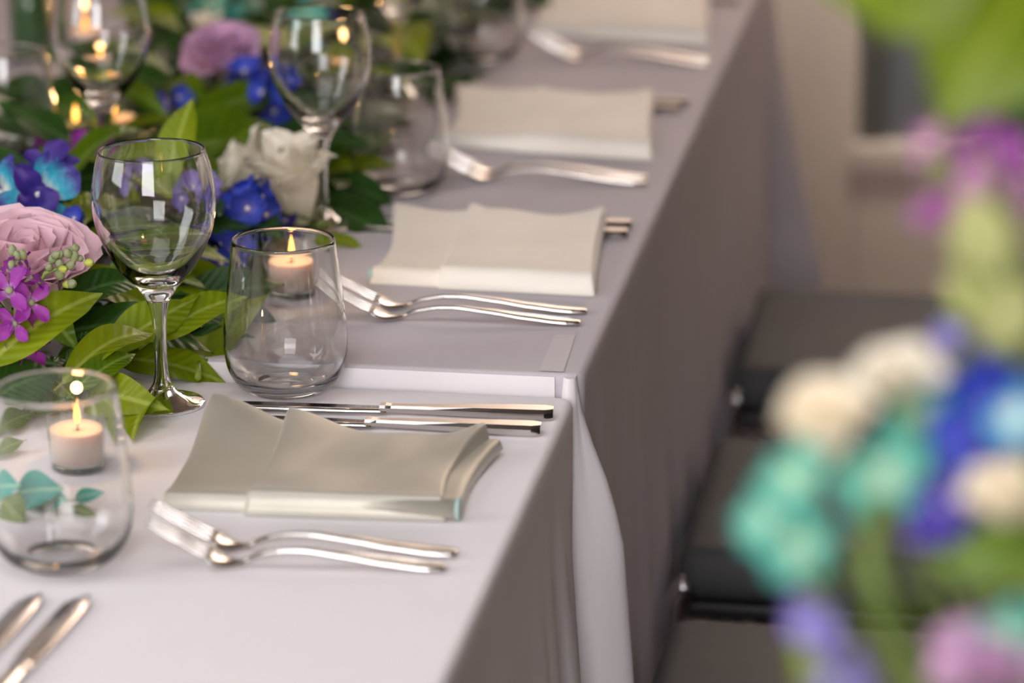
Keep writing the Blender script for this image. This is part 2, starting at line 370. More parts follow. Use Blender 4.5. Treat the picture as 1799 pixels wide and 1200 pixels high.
# gathered corner fold: the surplus cloth hangs from the corner as a cone; its white stands for light on grey linen
def corner_cone(m, parent):
    apex = Vector((XE - .004, 2.129, T2 - .001)); b = MB(); rings = []
    for i in range(30):
        t = i / 29; z = T2 - .001 - (T2 - .012) * t
        s_ = .006 + .030 * ss(0, .25, t) + .05 * t
        d_ = .004 + .018 * ss(0, .12, t) + .055 * t
        # cross-section: starts at the near face, loops out toward the aisle and back to the side face
        cs = [(-.016, -.003), (-.006, -.006 - .10 * s_), (.006, -.004 - .16 * s_), (.25 * d_ + .008, -.22 * s_), (.62 * d_ + .006, -.12 * s_), (1.0 * d_ + .004, .10 * s_),
              (1.04 * d_ + .004, .30 * s_ + .002), (.80 * d_ + .003, .52 * s_ + .004), (.45 * d_ + .002, .50 * s_ + .006), (.36 * d_, .72 * s_ + .008), (.48 * d_, .98 * s_ + .010), (.22 * d_, 1.2 * s_ + .014), (-.004, 1.35 * s_ + .018)]
        pts = [Vector((apex.x + a * min(1, .35 + 4 * t), apex.y + c_, z)) for a, c_ in cs]
        out = []
        for k_ in range(len(pts) - 1):
            p0, p1, p2, p3 = pts[max(k_ - 1, 0)], pts[k_], pts[k_ + 1], pts[min(k_ + 2, len(pts) - 1)]
            for u in range(5):
                u /= 5; out.append(.5 * ((2 * p1) + (p2 - p0) * u + (2 * p0 - 5 * p1 + 4 * p2 - p3) * u * u + (3 * p1 - p0 - 3 * p2 + p3) * u ** 3))
        out.append(pts[-1]); rings.append(out)
    b.loft(rings, caps=False, closed=False)
    return b.build('corner_fold', m, parent)
cf = corner_cone(cloth_white, c2); cf['label'] = 'pale gathered corner fold hanging in a cone, light put into its colour'

# ------------------------------------------------------------------ napkins
def napkin(name_corners, z0, mat_, label, group, flap_u=.28, flip=False, back=(.016, .004, .009), seed=1, tube=True, layers=True, T=.009):
    FL, FR, BR, BL = [Vector(c) for c in name_corners]
    c0 = (FL + FR + BR + BL) / 4; root = empty('folded_napkin', (c0.x, c0.y, z0)); rr = random.Random(seed)
    ph = rr.uniform(0, 6)
    def patch(u, v): return FL.lerp(FR, u).lerp(BL.lerp(BR, u), v)
    def layer(nm, u0, u1, v0, v1, zb, th, curveL=0, curveR=0, skewL=0, rise=(0, 0, 0), tfront=1.0, rfront=.007):
        nu, nv = 34, 26; e = lambda k_, n__: .5 - .5 * math.cos(math.pi * k_ / n__)
        top, bot = [], []
        for j in range(nv + 1):
            v = e(j, nv)
            for i in range(nu + 1):
                u = e(i, nu)
                cl = curveL * math.sin(math.pi * v); cr = curveR * math.sin(math.pi * v)
                ua = u0 + skewL * v + cl; ub = u1 - cr
                uu = ua + (ub - ua) * u; vv = v0 + (v1 - v0) * v
                vv += .025 * math.sin(math.pi * u) * (-1) * v      # back edge sags between its corners
                p = patch(uu, vv)
                wU = (ub - ua) * .19; wV = (v1 - v0) * .2
                df = v * wV; db = (1 - v) * wV; dl = u * wU; dr = (1 - u) * wU
                def rd(d__, r__): q_ = min(1, d__ / r__); return math.sqrt(max(0, 1 - (1 - q_) ** 2))
                prof = rd(df, rfront) * rd(db, .003) * rd(dl, .0025) * rd(dr, .0025)
                fr_ = bumpf(df, .008, .016)
                h = th * (.72 + .28 * tfront * fr_)
                h += .0016 * math.sin(u * 7 + v * 5 + ph) * v * (1 - v) * 3 + .0012 * math.sin(u * 13 - v * 6 + ph * 2) * v
                r_ = rise[0] * bumpf(u, 0, .22) + rise[1] * bumpf(u, .5, .3) + rise[2] * bumpf(u, 1, .16)
                lift = r_ * ss(.45, 1, v)
                top.append((p.x - c0.x, p.y - c0.y, zb + h * prof + lift))
                bot.append((p.x - c0.x, p.y - c0.y, zb + lift * .75))
        b = MB(); n1 = nu + 1; vs = top + bot; off = len(top); fs = []
        for j in range(nv):
            for i in range(nu):
                a = j * n1 + i; fs.append((a, a + 1, a + n1 + 1, a + n1)); fs.append((off + a, off + a + n1, off + a + n1 + 1, off + a + 1))
        # border seam between the two skins
        bd = [i for i in range(nu)] + [j * n1 + nu for j in range(nv)] + [nv * n1 + i for i in range(nu, 0, -1)] + [j * n1 for j in range(nv, 0, -1)]
        for k_ in range(len(bd)):
            a, c = bd[k_], bd[(k_ + 1) % len(bd)]; fs.append((a, off + a, off + c, c))
        b.add(vs, fs); return b.build(nm, mat_, root)
    if not flip:
        layer('folded_body', 0, 1.0, 0, 1, .0006, T, curveL=.0, curveR=.03, rise=(back[0], 0, back[2] * .4))
        layer('top_flap', flap_u, .955, -.045, .99, .0009, T * 1.5, curveL=.01, curveR=.05, skewL=-.02, rise=(back[1], .0, back[2]), rfront=.0095)
        if tube:      # rolled front edge, open at the right end
            a = patch(flap_u + .3, .015); c_ = patch(.988, .0); r_ = .0072; rings = []
            for rad, kk in ((r_, 0), (r_, 1), (r_ * .72, 1), (r_ * .72, .9)):
                p = a.lerp(c_, kk) - c0
                rings.append([(p.x, p.y + rad * math.cos(2 * math.pi * m_ / 20), .0076 + rad * math.sin(2 * math.pi * m_ / 20)) for m_ in range(20)])
            MB().loft(rings, caps=False).build('rolled_edge', mat_, root)
            tb = MB(); p = c_ - c0; rings = []
            for ax, rad in ((-.001, r_ * 1.02), (.0012, r_ * 1.04), (.0016, r_ * .9), (.0012, r_ * .72), (-.001, r_ * .70)):
                rings.append([(p.x + ax, p.y + rad * math.cos(2 * math.pi * m_ / 20), .0076 + rad * math.sin(2 * math.pi * m_ / 20)) for m_ in range(20)])
            o_ = tb.loft(rings, caps=False).build('hem', hem_teal, root); o_['label'] = 'pale teal hem curl'
    else:
        layer('folded_body', 0, 1.0, 0, 1, .0006, T, curveL=.04, curveR=.01, rise=back)
        layer('top_flap', flap_u, 1.0, -.03, .99, .0009, T * 1.35, curveL=-.015, curveR=.02, skewL=.05, rise=(back[1], 0, back[2]), rfront=.0095)
        a = patch(.0, .03) - c0; rings = []
        for ax, rad in ((.003, .005), (-.001, .0052), (-.001, .0038), (.003, .0036)):
            rings.append([(a.x + ax, a.y + rad * math.cos(2 * math.pi * m_ / 16), .0062 + rad * math.sin(2 * math.pi * m_ / 16)) for m_ in range(16)])
        o_ = MB().loft(rings, caps=False).build('hem', hem_teal, root); o_['label'] = 'pale teal hem curl'
    return tag(root, label, 'napkin', group)
NG = 'folded satin napkins at the place settings'
napkin([P(283, 896), P(812, 914), P(884, 800), P(372, 760)], T1, satin_shaded, 'satin napkin folded flat, shade put into its darker colour, nearest the camera beside two forks', NG, .285, back=(.022, .012, .012), seed=2, T=.0105)
napkin([P(650, 500, T2), P(1046, 519, T2), P(1066, 402, T2), P(690, 398, T2)], T2, satin_ivory, 'ivory satin napkin, nearest of those on the grey cloth', NG, .31, True, back=(.010, .008, .006), seed=5, T=.013)
napkin([P(775, 258, T2), P(1147, 281, T2), P(1152, 186, T2), P(800, 178, T2)], T2, satin_ivory, 'ivory satin napkin, middle one of three on the grey cloth', NG, .36, True, back=(.009, .006, .005), seed=8, T=.013)
napkin([P(930, 60, T2), P(1245, 80, T2), P(1250, -5, T2), P(945, -15, T2)], T2, satin_ivory, 'ivory satin napkin, farthest one at the top of the picture', NG, .34, True, back=(.009, .006, .005), seed=11, T=.013)
napkin([P(-260, 240, T2), P(62, 263, T2), P(80, 195, T2), P(-220, 180, T2)], T2, satin_ivory, 'ivory napkin on the far side of the flowers, seen through a tumbler', NG, .34, True, back=(.006, .004, .004), seed=12, T=.012)

# ------------------------------------------------------------------ cutlery
def make_fork():
    root = empty('fork')
    def zc(x):                          # side profile: tine tips up, bowl down, arched neck
        ks = [(-.001, .0300), (.018, .0200), (.038, .0105), (.054, .0032), (.064, .0028), (.078, .0082), (.094, .0112), (.110, .0116), (.135, .0092), (.165, .0056), (.190, .0032), (.207, .0024)]
        for (a, za), (b, zb) in zip(ks, ks[1:]):
            if x <= b:
                t = (x - a) / (b - a); return za + (zb - za) * (t * t * (3 - 2 * t) * .35 + t * .65)
        return ks[-1][1]
    def strip(nm, xs, yc, hw, th):
        rings = []
        for x_ in xs:
            h = hw(x_); y_ = yc(x_); z_ = zc(x_); t_ = th(x_); bow = 0
            rings.append([(x_, y_ - h, z_), (x_, y_ - h * .75, z_ + t_ * .5), (x_, y_, z_ + t_ * .62), (x_, y_ + h * .75, z_ + t_ * .5), (x_, y_ + h, z_), (x_, y_ + h * .75, z_ - t_ * .45), (x_, y_, z_ - t_ * .5), (x_, y_ - h * .75, z_ - t_ * .45)])
        return MB().loft(rings).build(nm, steel, root)
    for k_ in range(4):
        c = (k_ - 1.5) * .0056
        strip('tine', [i * .0045 for i in range(11)], lambda x_, c=c: c * (.90 + .10 * min(1, x_ / .03)), lambda x_: min(.0013, .0005 + .0008 * min(1, x_ / .015)), lambda x_: .0012 + .0010 * min(1, x_ / .03))
    strip('fork_head', [.043 + i * .003 for i in range(9)], lambda x_: 0, lambda x_: 0.0107 * (1 - ss(.046, .068, x_)) + .0028, lambda x_: .0022)
    strip('handle', [.065 + i * .006 for i in range(24)] + [.2055, .2075], lambda x_: 0, lambda x_: (.0026 + .0052 * ss(.085, .185, x_)) * (1 if x_ < .203 else (.8 if x_ < .206 else .45)), lambda x_: .0030)
    return root
def make_knife():
    root = empty('table_knife'); L1 = .118; L2 = .236
    rings = []
    for x_ in [0, .002, .006, .014, .03, .06, .09, .105, .114, .119]:
        w_ = .0098 * math.sqrt(max(0, min(1, x_ / .016))) * (1 - .22 * ss(.08, .118, x_)); w_ = max(w_, .0006)
        lo = -w_; hi = w_ * .62
        rings.append([(x_, lo, .0030), (x_, -.2 * w_, .0036), (x_, hi, .0042), (x_, hi + .0004, .0030), (x_, hi, .0020), (x_, -.2 * w_, .0024)])
    MB().loft(rings).build('blade', steel, root)
    rings = []
    for x_ in [.114, .118, .122, .130, .15, .18, .205, .224, .230, .2345, .236]:
        t = ss(.116, .225, x_); w_ = .0045 + .0048 * t; h = .0026 + .0014 * t
        if x_ > .231: w_ *= .72 if x_ < .235 else .55
        if x_ < .12: w_ = .0058; h = .0030
        zc_ = .0042; bv = .35
        rings.append([(x_, -w_, zc_ - h * .45), (x_, -w_, zc_ + h * .45), (x_, -w_ * (1 - bv), zc_ + h), (x_, w_ * (1 - bv), zc_ + h), (x_, w_, zc_ + h * .45), (x_, w_, zc_ - h * .45), (x_, w_ * (1 - bv), zc_ - h), (x_, -w_ * (1 - bv), zc_ - h)])
    MB().loft(rings).build('handle', steel, root, smooth=False)
    return root
fork0, knife0 = make_fork(), make_knife(); used = set()
def put(proto, end, tip, z0, label, cat, group):
    """lays cutlery with its handle end at one point, aimed at the other"""
    o = proto if proto.name not in used else copy_tree(proto)
    used.add(proto.name)
    e, t = Vector(end), Vector(tip); d_ = (t - e); d_.z = 0; a = math.atan2(-d_.y, -d_.x); L_ = .207 if cat == 'fork' else .236
    k_ = (t - e).length / L_ if cat == 'fork' else 1; L_ *= k_; o.scale = (k_, 1, 1)
    o.location = (e.x + math.cos(a) * -L_, e.y + math.sin(a) * -L_, z0); o.rotation_euler = (0, 0, a)
    return tag(o, label, cat, group)
FG, KG = 'forks laid beside the napkins', 'table knives laid beside the napkins'
put(fork0, P(803, 978), P(268, 962), T1, 'silver fork just in front of the darker napkin, farther of the nearest pair', 'fork', FG)
put(fork0, P(783, 1004), P(262, 993), T1, 'silver fork lying nearest the camera, closer of the pair by the darker napkin', 'fork', FG)
put(fork0, P(1030, 552, T2), P(570, 540, T2), T2, 'silver fork right against the nearest ivory napkin, farther of its pair', 'fork', FG)
put(fork0, P(1019, 572, T2), P(562, 560, T2), T2, 'silver fork nearer of the pair before the nearest ivory napkin', 'fork', FG)
put(fork0, P(1138, 316, T2), P(755, 302, T2), T2, 'blurred silver fork against the middle ivory napkin, farther of its pair', 'fork', FG)
put(fork0, P(1136, 326, T2), P(748, 316, T2), T2, 'blurred silver fork nearer of the pair before the middle ivory napkin', 'fork', FG)
put(fork0, P(1250, 108, T2), P(930, 92, T2), T2, 'blurred silver fork against the farthest ivory napkin, farther of its pair', 'fork', FG)
put(fork0, P(1246, 116, T2), P(925, 104, T2), T2, 'blurred silver fork nearer of the pair before the farthest ivory napkin', 'fork', FG)
put(knife0, P(973, 736), P(400, 718), T1, 'silver knife with handle showing beyond the darker napkin, farther of two', 'knife', KG)
put(knife0, P(951, 764), P(365, 740), T1, 'silver knife partly tucked behind the darker napkin, nearer of two', 'knife', KG)
put(knife0, P(1110, 404, T2), P(645, 390, T2), T2, 'silver knife beyond the nearest ivory napkin, farther of two', 'knife', KG)
put(knife0, P(1104, 420, T2), P(640, 402, T2), T2, 'silver knife beyond the nearest ivory napkin, nearer of two', 'knife', KG)
put(knife0, P(1210, 188, T2), P(790, 172, T2), T2, 'blurred knife beyond the middle ivory napkin, farther of two', 'knife', KG)
put(knife0, P(1196, 199, T2), P(780, 182, T2), T2, 'blurred knife beyond the middle ivory napkin, nearer of two', 'knife', KG)
put(knife0, P(1298, 8, T2), P(930, -8, T2), T2, 'blurred knife at the top edge beyond the farthest napkin', 'knife', KG)
a_ = P(153, 1055); b_ = P(50, 1170); dr = (b_ - a_).normalized()
put(knife0, a_ + dr * .236, a_, T1, 'knife with only its shiny blade in view, right of two at lower left', 'knife', KG)
a_ = P(70, 1052); b_ = P(-30, 1160); dr = (b_ - a_).normalized()
put(knife0, a_ + dr * .236, a_, T1, 'knife cut off by the left edge, only blade tip showing', 'knife', KG)

# ------------------------------------------------------------------ glassware
def spline(ks, n=6):
    out = []
    for k_ in range(len(ks) - 1):
        p0, p1, p2, p3 = ks[max(k_ - 1, 0)], ks[k_], ks[k_ + 1], ks[min(k_ + 2, len(ks) - 1)]
        for u in range(n):
            u /= n; out.append(tuple(.5 * ((2 * p1[d_]) + (p2[d_] - p0[d_]) * u + (2 * p0[d_] - 5 * p1[d_] + 4 * p2[d_] - p3[d_]) * u * u + (3 * p1[d_] - p0[d_] - 3 * p2[d_] + p3[d_]) * u ** 3) for d_ in (0, 1)))
    out.append(ks[-1]); return out
def make_wineglass():
    root = empty('wine_glass')
    # bowl: solid-walled glass with a slightly thicker rim
    out = spline([(.0085, .0780), (.0112, .0822), (.0158, .0884), (.0270, .1008), (.0357, .1172), (.0410, .1310), (.0432, .1498), (.0408, .1700), (.0370, .1838)])
    inn = spline([(.0359, .1836), (.0396, .1700), (.0420, .1498), (.0398, .1315), (.0343, .1182), (.0250, .1045), (.0140, .0955), (.0050, .0918), (.0002, .0912)])
    rim = [(.0371, .1846), (.0366, .1850), (.0361, .1845)]
    MB().lathe([(.0002, .0775)] + out + rim + inn, 56).build('bowl', glass, root)
    st = spline([(.0085, .0774), (.0066, .0700), (.0053, .0620), (.0046, .0450), (.0048, .0270), (.0062, .0175), (.0085, .0130)])
    MB().lathe([(.0002, .0773)] + st + [(.0002, .0130)], 10).build('stem', glass, root)
    ft = spline([(.0085, .0128), (.0120, .0090), (.0190, .0052), (.0280, .0030), (.0298, .0018), (.0290, .0003)])
    MB().lathe([(.0002, .0128)] + ft + [(.0002, .0003)], 56).build('foot', glass, root)
    return root
def make_tumbler():
    root = empty('stemless_glass')
    out = spline([(.0235, .0000), (.0290, .0022), (.0365, .0085), (.0424, .0200), (.0444, .0366), (.0427, .0619), (.0398, .0871), (.0367, .1115)])
    inn = spline([(.0355, .1115), (.0386, .0871), (.0415, .0619), (.0431, .0370), (.0408, .0215), (.0345, .0115), (.0240, .0072), (.0002, .0062)])
    rim = [(.0366, .1122), (.0361, .1125), (.0357, .1121)]
    MB().lathe([(.0002, .0012), (.0195, .0012), (.0205, .0002)] + out + rim + inn, 72).build('body', glass, root)
    return root
wg0, tg0 = make_wineglass(), make_tumbler()
def place(proto, loc, rz, label, cat, group=None, tilt=None):
    o = proto if proto.name not in used else copy_tree(proto); used.add(proto.name)
    o.location = loc; o.rotation_euler = (0, 0, rz); 
    if tilt: o.rotation_euler = (tilt[0], tilt[1], rz)
    return tag(o, label, cat, group)
WG, SG = 'clear stemmed wine glasses', 'clear stemless glasses'
place(wg0, P(287, 712) + Vector((0, 0, .0003)), .3, 'sharp clear wine glass left of the stemless glass, leaves behind it', 'wine glass', WG, tilt=(0, -.012))
place(wg0, P(568, 398, T2), .1, 'blurred clear wine glass by the cream flowers, top centre-left', 'wine glass', WG)
place(wg0, P(188, 345, T2), .9, 'blurred wine glass at upper left behind magenta blooms', 'wine glass', WG)
place(wg0, P(702, 165, T2), .5, 'blurred wine glass at the top edge, only its stem and foot in view', 'wine glass', WG)
place(tg0, P(504, 686), 0, 'sharp stemless glass behind the darker napkin', 'tumbler', SG)
place(tg0, P(110, 988), .4, 'stemless glass nearest the camera at lower left', 'tumbler', SG)
place(tg0, P(702, 336, T2), .2, 'blurred stemless glass left of the middle ivory napkin', 'tumbler', SG)
place(tg0, P(848, 104, T2), .2, 'very blurred stemless glass left of the farthest ivory napkin', 'tumbler', SG)
place(tg0, P(20, 300, T2), .2, 'blurred stemless glass on the far side, cut by the left edge', 'tumbler', SG)

def make_votive():
    root = empty('votive_candle')
    out = [(.0190, .0005), (.0204, .003), (.0216, .020), (.0228, .040), (.0226, .0408), (.0221, .0405), (.0210, .020), (.0199, .0060)]
    MB().lathe(out, 40).build('glass_cup', glass_cup_m, root)
    MB().lathe([(.0002, .0001), (.0184, .0001), (.0198, .0020), (.0186, .0046), (.0002, .0046)], 32).build('cup_base', glass_green, root)
    wx = [(.0002, .0056), (.0186, .0060), (.0199, .018), (.0204, .0270), (.0198, .0284), (.0150, .0272), (.0002, .0268)]
    MB().lathe(wx, 32).build('wax', wax, root)
    MB().tube([(0, 0, .026), (.0003, 0, .031), (.0010, 0, .0335)], .0005, 6).build('wick', wick_m, root)
    f = spline([(.0002, .0310), (.0017, .0330), (.0024, .0360), (.0019, .0405), (.0009, .0450), (.0002, .0485)], 4)
    MB().lathe(f, 16).build('flame', flame_m, root)
    l = bpy.data.lights.new('flame_light', 'POINT'); l.energy = .07; l.color = (1, .55, .22); l.shadow_soft_size = .004
    lo = bpy.data.objects.new('flame_light', l); COL.objects.link(lo); lo.parent = root; lo.location = (0, 0, .056)
    return root
v0 = make_votive(); VG = 'lit votive candles in small glass cups'
place(v0, P(143, 822), 0, 'lit votive candle seen through the nearest stemless glass', 'candle', VG)
place(v0, P(515, 518, T2), 0, 'lit votive candle seen through the sharp stemless glass', 'candle', VG)
place(v0, P(136, 272, T2), 0, 'blurred lit votive candle by the magenta blooms, left of two', 'candle', VG)
place(v0, P(172, 268, T2) + Vector((.008, .03, 0)), 0, 'blurred lit votive candle by the magenta blooms, right of two', 'candle', VG)
place(v0, P(618, 155, T2), 0, 'blurred lit votive candle behind the wine glass by the cream flowers', 'candle', VG)
place(v0, P(180, 185, T2), 0, 'blurred lit votive candle farthest left, glowing low behind the glass bowl', 'candle', VG)
place(v0, P(145, 100, T2), 0, 'blurred lit votive candle at upper left, seen through the bowl', 'candle', VG)

# green leaf-lined glass cylinder at the upper left
gv = empty('cylinder_vase', P(58, 108, T2))
MB().lathe([(.0002, 0), (.0250, 0), (.0250, .11), (.0238, .11), (.0238, .006), (.0002, .006)], 36).build('glass_wall', glass_thin, gv)
b = MB(); b.loft([[(.0225 * math.cos(R(a)), .0225 * math.sin(R(a)), z_) for a in range(0, 360, 12)] for z_ in (.012, .05, .09)], caps=False)
b.build('leaf_lining', mat('wrapped_leaf_green', (.012, .10, .008), .45), gv)
tag(gv, 'small clear cylinder vase lined with a green leaf at upper left corner', 'vase')

# ------------------------------------------------------------------ leaves
def leaf_mesh(nm, m, wd=.16, fold=.25, curve=.12, tipk=1.0, wave=.02, seed=0):
    rr = random.Random(seed); vs, fs = [], []; ny = 14; xs = [-1, -.66, -.33, 0, .33, .66, 1]
    for j in range(ny + 1):
        t = j / ny; w_ = wd * (math.sin(math.pi * min(1, t ** .85)) ** .9) * (1 - .35 * ss(.75, 1, t)) + .004
        if t > .995: w_ = .002
        zc_ = curve * math.sin(math.pi * t) * .6 - curve * t * t * .8
        for s_ in xs:
            z_ = zc_ + fold * abs(s_) * w_ + wave * math.sin(t * 9 + (2 if s_ > 0 else 0) + seed) * abs(s_) ** 2
            vs.append((s_ * w_, t, z_))
    n = len(xs)
    for j in range(ny):
        for i in range(n - 1): a = j * n + i; fs.append((a, a + 1, a + n + 1, a + n))
    # leaf stalk
    b = MB(); b.add(vs, fs); b.tube([(0, -.10, -.01), (0, -.03, 0), (0, .03, .002)], [.010, .009, .006], 5)
    return mesh(nm, b.v, b.f, m)
LM = {}
for kn, m in (('light', leaf_light), ('dark', leaf_dark), ('mid', leaf_mid), ('teal', leaf_teal), ('olive', leaf_olive)):
    LM[kn] = [leaf_mesh('leaf', m, .17, .22, .10, seed=1), leaf_mesh('leaf', m, .15, .30, .20, seed=2), leaf_mesh('leaf', m, .19, .15, .04, wave=.03, seed=3)]
LM['broad'] = [leaf_mesh('leaf', leaf_bright, .26, .12, .10, seed=4)]
LM['pale'] = [leaf_mesh('leaf', leaf_pale, .20, .12, .10, seed=6)]
rl = random.Random(11)
def put_leaf(parent, base, tip, kind='light', wscale=1, up=(0, -.25, 1), var=None):
    base, tip = Vector(base), Vector(tip); d_ = tip - base; L_ = d_.length
    M = basis(base, d_, up, L_ * wscale * 1.2, L_, L_)
    me = LM[kind][rl.randrange(len(LM[kind])) if var is None else var % len(LM[kind])]
    return link('leaf', me, parent, None, parent.matrix_basis.inverted() @ M if parent else M)
gar = empty('leaf_garland', (-.74, 2.3, T1))
G = gar
# prominent leaves, in the order they show
def LF(b, t, zb, zt, kind, w=1, up=(0, -.35, 1), var=None, zt0=T1):
    put_leaf(G, P(b[0], b[1], zt0 + zb), P(t[0], t[1], zt0 + zt), kind, w, up, var)
LF((60, 560), (250, 470), .012, .045, 'mid', 1.0, (.1, -.5, 1), 1)
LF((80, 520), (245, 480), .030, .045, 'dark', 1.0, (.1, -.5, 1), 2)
LF((105, 665), (258, 560), .006, .026, 'mid', 1.0, (-.2, -.6, 1), 0)
LF((120, 668), (240, 612), .010, .020, 'light', 1.1, (-.1, -.6, 1), 1)
LF((160, 640), (330, 535), .008, .030, 'light', 1.1, (-.2, -.6, 1), 2)
LF((200, 630), (398, 662), .012, .003, 'light', 1.0, (0, -.5, 1), 0)
LF((190, 600), (342, 580), .006, .020, 'mid', 1.0, (0, -.4, 1), 1)
LF((225, 640), (360, 575), .004, .018, 'light', 1.0, (0, -.5, 1), 2)
LF((250, 625), (420, 560), .003, .018, 'mid', 1.0, (0, -.4, 1), 0)
LF((290, 600), (455, 618), .010, .006, 'dark', 1.2, (0, -.4, 1), 1)
LF((270, 545), (440, 520), .010, .022, 'light', .9, (0, -.5, 1), 0)
LF((300, 500), (470, 545), .012, .008, 'light', 1.0, (0, -.5, 1), 2)
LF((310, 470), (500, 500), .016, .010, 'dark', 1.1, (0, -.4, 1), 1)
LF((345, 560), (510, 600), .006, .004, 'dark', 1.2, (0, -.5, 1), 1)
LF((330, 610), (480, 625), .003, .004, 'dark', 1.1, (0, -.5, 1), 0)
LF((300, 690), (222, 752), .003, .012, 'light', .8, (-.3, -.7, .6), 0)
LF((160, 700), (272, 706), .006, .022, 'light', 1.1, (-.1, -.9, .7), 1)
LF((40, 700), (170, 655), .004, .012, 'dark', 1.2, (0, -.4, 1), 1)
LF((-30, 690), (120, 620), .006, .020, 'dark', 1.2, (0, -.4, 1), 0)
LF((20, 735), (150, 690), .003, .010, 'mid', 1.0, (0, -.4, 1), 2)
LF((-60, 760), (60, 720), .003, .010, 'mid', 1.1, (0, -.4, 1), 2)
LF((-50, 800), (40, 770), .003, .010, 'olive', 1.1, (0, -.4, 1), 2)
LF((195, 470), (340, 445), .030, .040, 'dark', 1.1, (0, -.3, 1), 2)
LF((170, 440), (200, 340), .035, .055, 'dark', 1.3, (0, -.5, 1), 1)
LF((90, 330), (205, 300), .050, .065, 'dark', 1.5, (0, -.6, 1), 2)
LF((350, 640), (372, 470), .010, .020, 'light', .9, (0, -.5, 1), 2)
LY = lambda b_, t_, y0, y1, kind, w_, up, var: put_leaf(G, PY(b_[0], b_[1], y0), PY(t_[0], t_[1], y1), kind, w_, up, var)
LY((-30, 648), (178, 500), 1.985, 2.06, 'light', .95, (-.3, -1, .6), 0)
LY((112, 672), (275, 560), 2.02, 2.09, 'light', .9, (-.3, -1, .7), 1)
LY((175, 628), (352, 515), 2.08, 2.14, 'light', .9, (-.3, -1, .8), 2)
LY((130, 690), (238, 612), 2.00, 2.05, 'mid', 1.0, (-.2, -1, .8), 0)
LY((262, 602), (432, 508), 2.10, 2.16, 'light', .9, (-.3, -1, .8), 0)
LY((90, 545), (262, 478), 2.10, 2.15, 'dark', .9, (.1, -1, .9), 1)
LY((-40, 700), (110, 645), 1.97, 2.02, 'dark', 1.2, (.1, -1, .9), 2)
# tall upright leaf behind the wine glass
put_leaf(G, PY(300, 340, 2.43), PY(332, 168, 2.47), 'light', 1.05, (-.25, -1, .15), 0)
put_leaf(G, PY(255, 400, 2.44), PY(222, 330, 2.40), 'light', .9, (-.2, -1, .3), 0)
g2 = dict(zt0=T2)
LF((270, 268), (520, 235), .045, .050, 'mid', 1.3, (0, -.8, 1), 2, **g2)
LF((330, 215), (510, 150), .040, .060, 'mid', .9, (0, -.8, .8), 0, **g2)
LF((570, 305), (700, 285), .020, .025, 'light', .8, (0, -.8, 1), 0, **g2)
LF((550, 330), (700, 350), .010, .006, 'dark', 1.2, (0, -.5, 1), 1, **g2)
LF((520, 360), (690, 405), .006, .004, 'dark', 1.1, (0, -.4, 1), 0, **g2)
LF((560, 420), (640, 432), .004, .002, 'light', 1.0, (0, -.5, 1), 0, **g2)
LF((180, 145), (290, 190), .070, .060, 'mid', .7, (0, -.7, 1), 0, **g2)
LF((215, 225), (320, 210), .030, .035, 'light', .8, (0, -.6, 1), 0, **g2)
LF((190, 250), (188, 180), .02, .04, 'light', .6, (0, -1, .3), 0, **g2)
LF((380, 330), (300, 300), .030, .020, 'mid', .9, (0, -.7, 1), 0, **g2)
LF((690, 60), (740, 90), .04, .05, 'light', 1.0, (0, -.7, 1), 0, **g2)
# the rest of the garland: leaves lying in a long mound
N_FILL = 228
for i in range(N_FILL):
    low = i % 3 == 0
    yy = 2.02 + (3.92 - 2.02) * (i / N_FILL) ** 1.3
    cx = -.745 + .02 * math.sin(yy * 5) - .03 * ss(2.2, 2.0, yy); hw = .17
    u = rl.uniform(-1, 1); x_ = cx + u * hw
    tb = T1 if yy < 2.13 else T2
    hgt = .004 + rl.uniform(0, .012) if low else .050 * (1 - u * u) * rl.uniform(.25, 1) + .006
    if x_ > -.60 and yy < 3.1: x_ -= .03
    if yy > 3.1: x_ += .04
    if yy < 2.10 and x_ > -.64: x_ -= .09
    side = 1 if u > 0 else -1
    a = rl.uniform(-75, 40) if side > 0 else rl.uniform(140, 255)
    if abs(u) < .35 or low: a = rl.uniform(0, 360)
    L_ = rl.uniform(.075, .115); el = rl.uniform(-.05, .08) if low else rl.uniform(-.15, .45)
    d_ = Vector((math.cos(R(a)) * math.cos(el), math.sin(R(a)) * math.cos(el), math.sin(el))) * L_
    base = Vector((x_, yy, tb + hgt)); tip = base + d_; tip.z = max(tip.z, tb + .004)
    if tip.x > (-.525 if yy < 3.1 else -.48): tip.x = -.525 - rl.uniform(0, .02)
    if tip.y < 2.0: tip.y = 2.0
    if (tip.y - 2.06) < (-.60 - tip.x) * -1.2: tip.x = min(tip.x, -.62)
    if yy < 2.30 and tip.z > tb + .045: tip.z = tb + .045
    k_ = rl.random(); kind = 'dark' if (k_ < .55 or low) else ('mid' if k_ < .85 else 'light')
    put_leaf(G, base, tip, kind, rl.uniform(.85, 1.15), (rl.uniform(-.4, .4), rl.uniform(-.7, .1), 1))
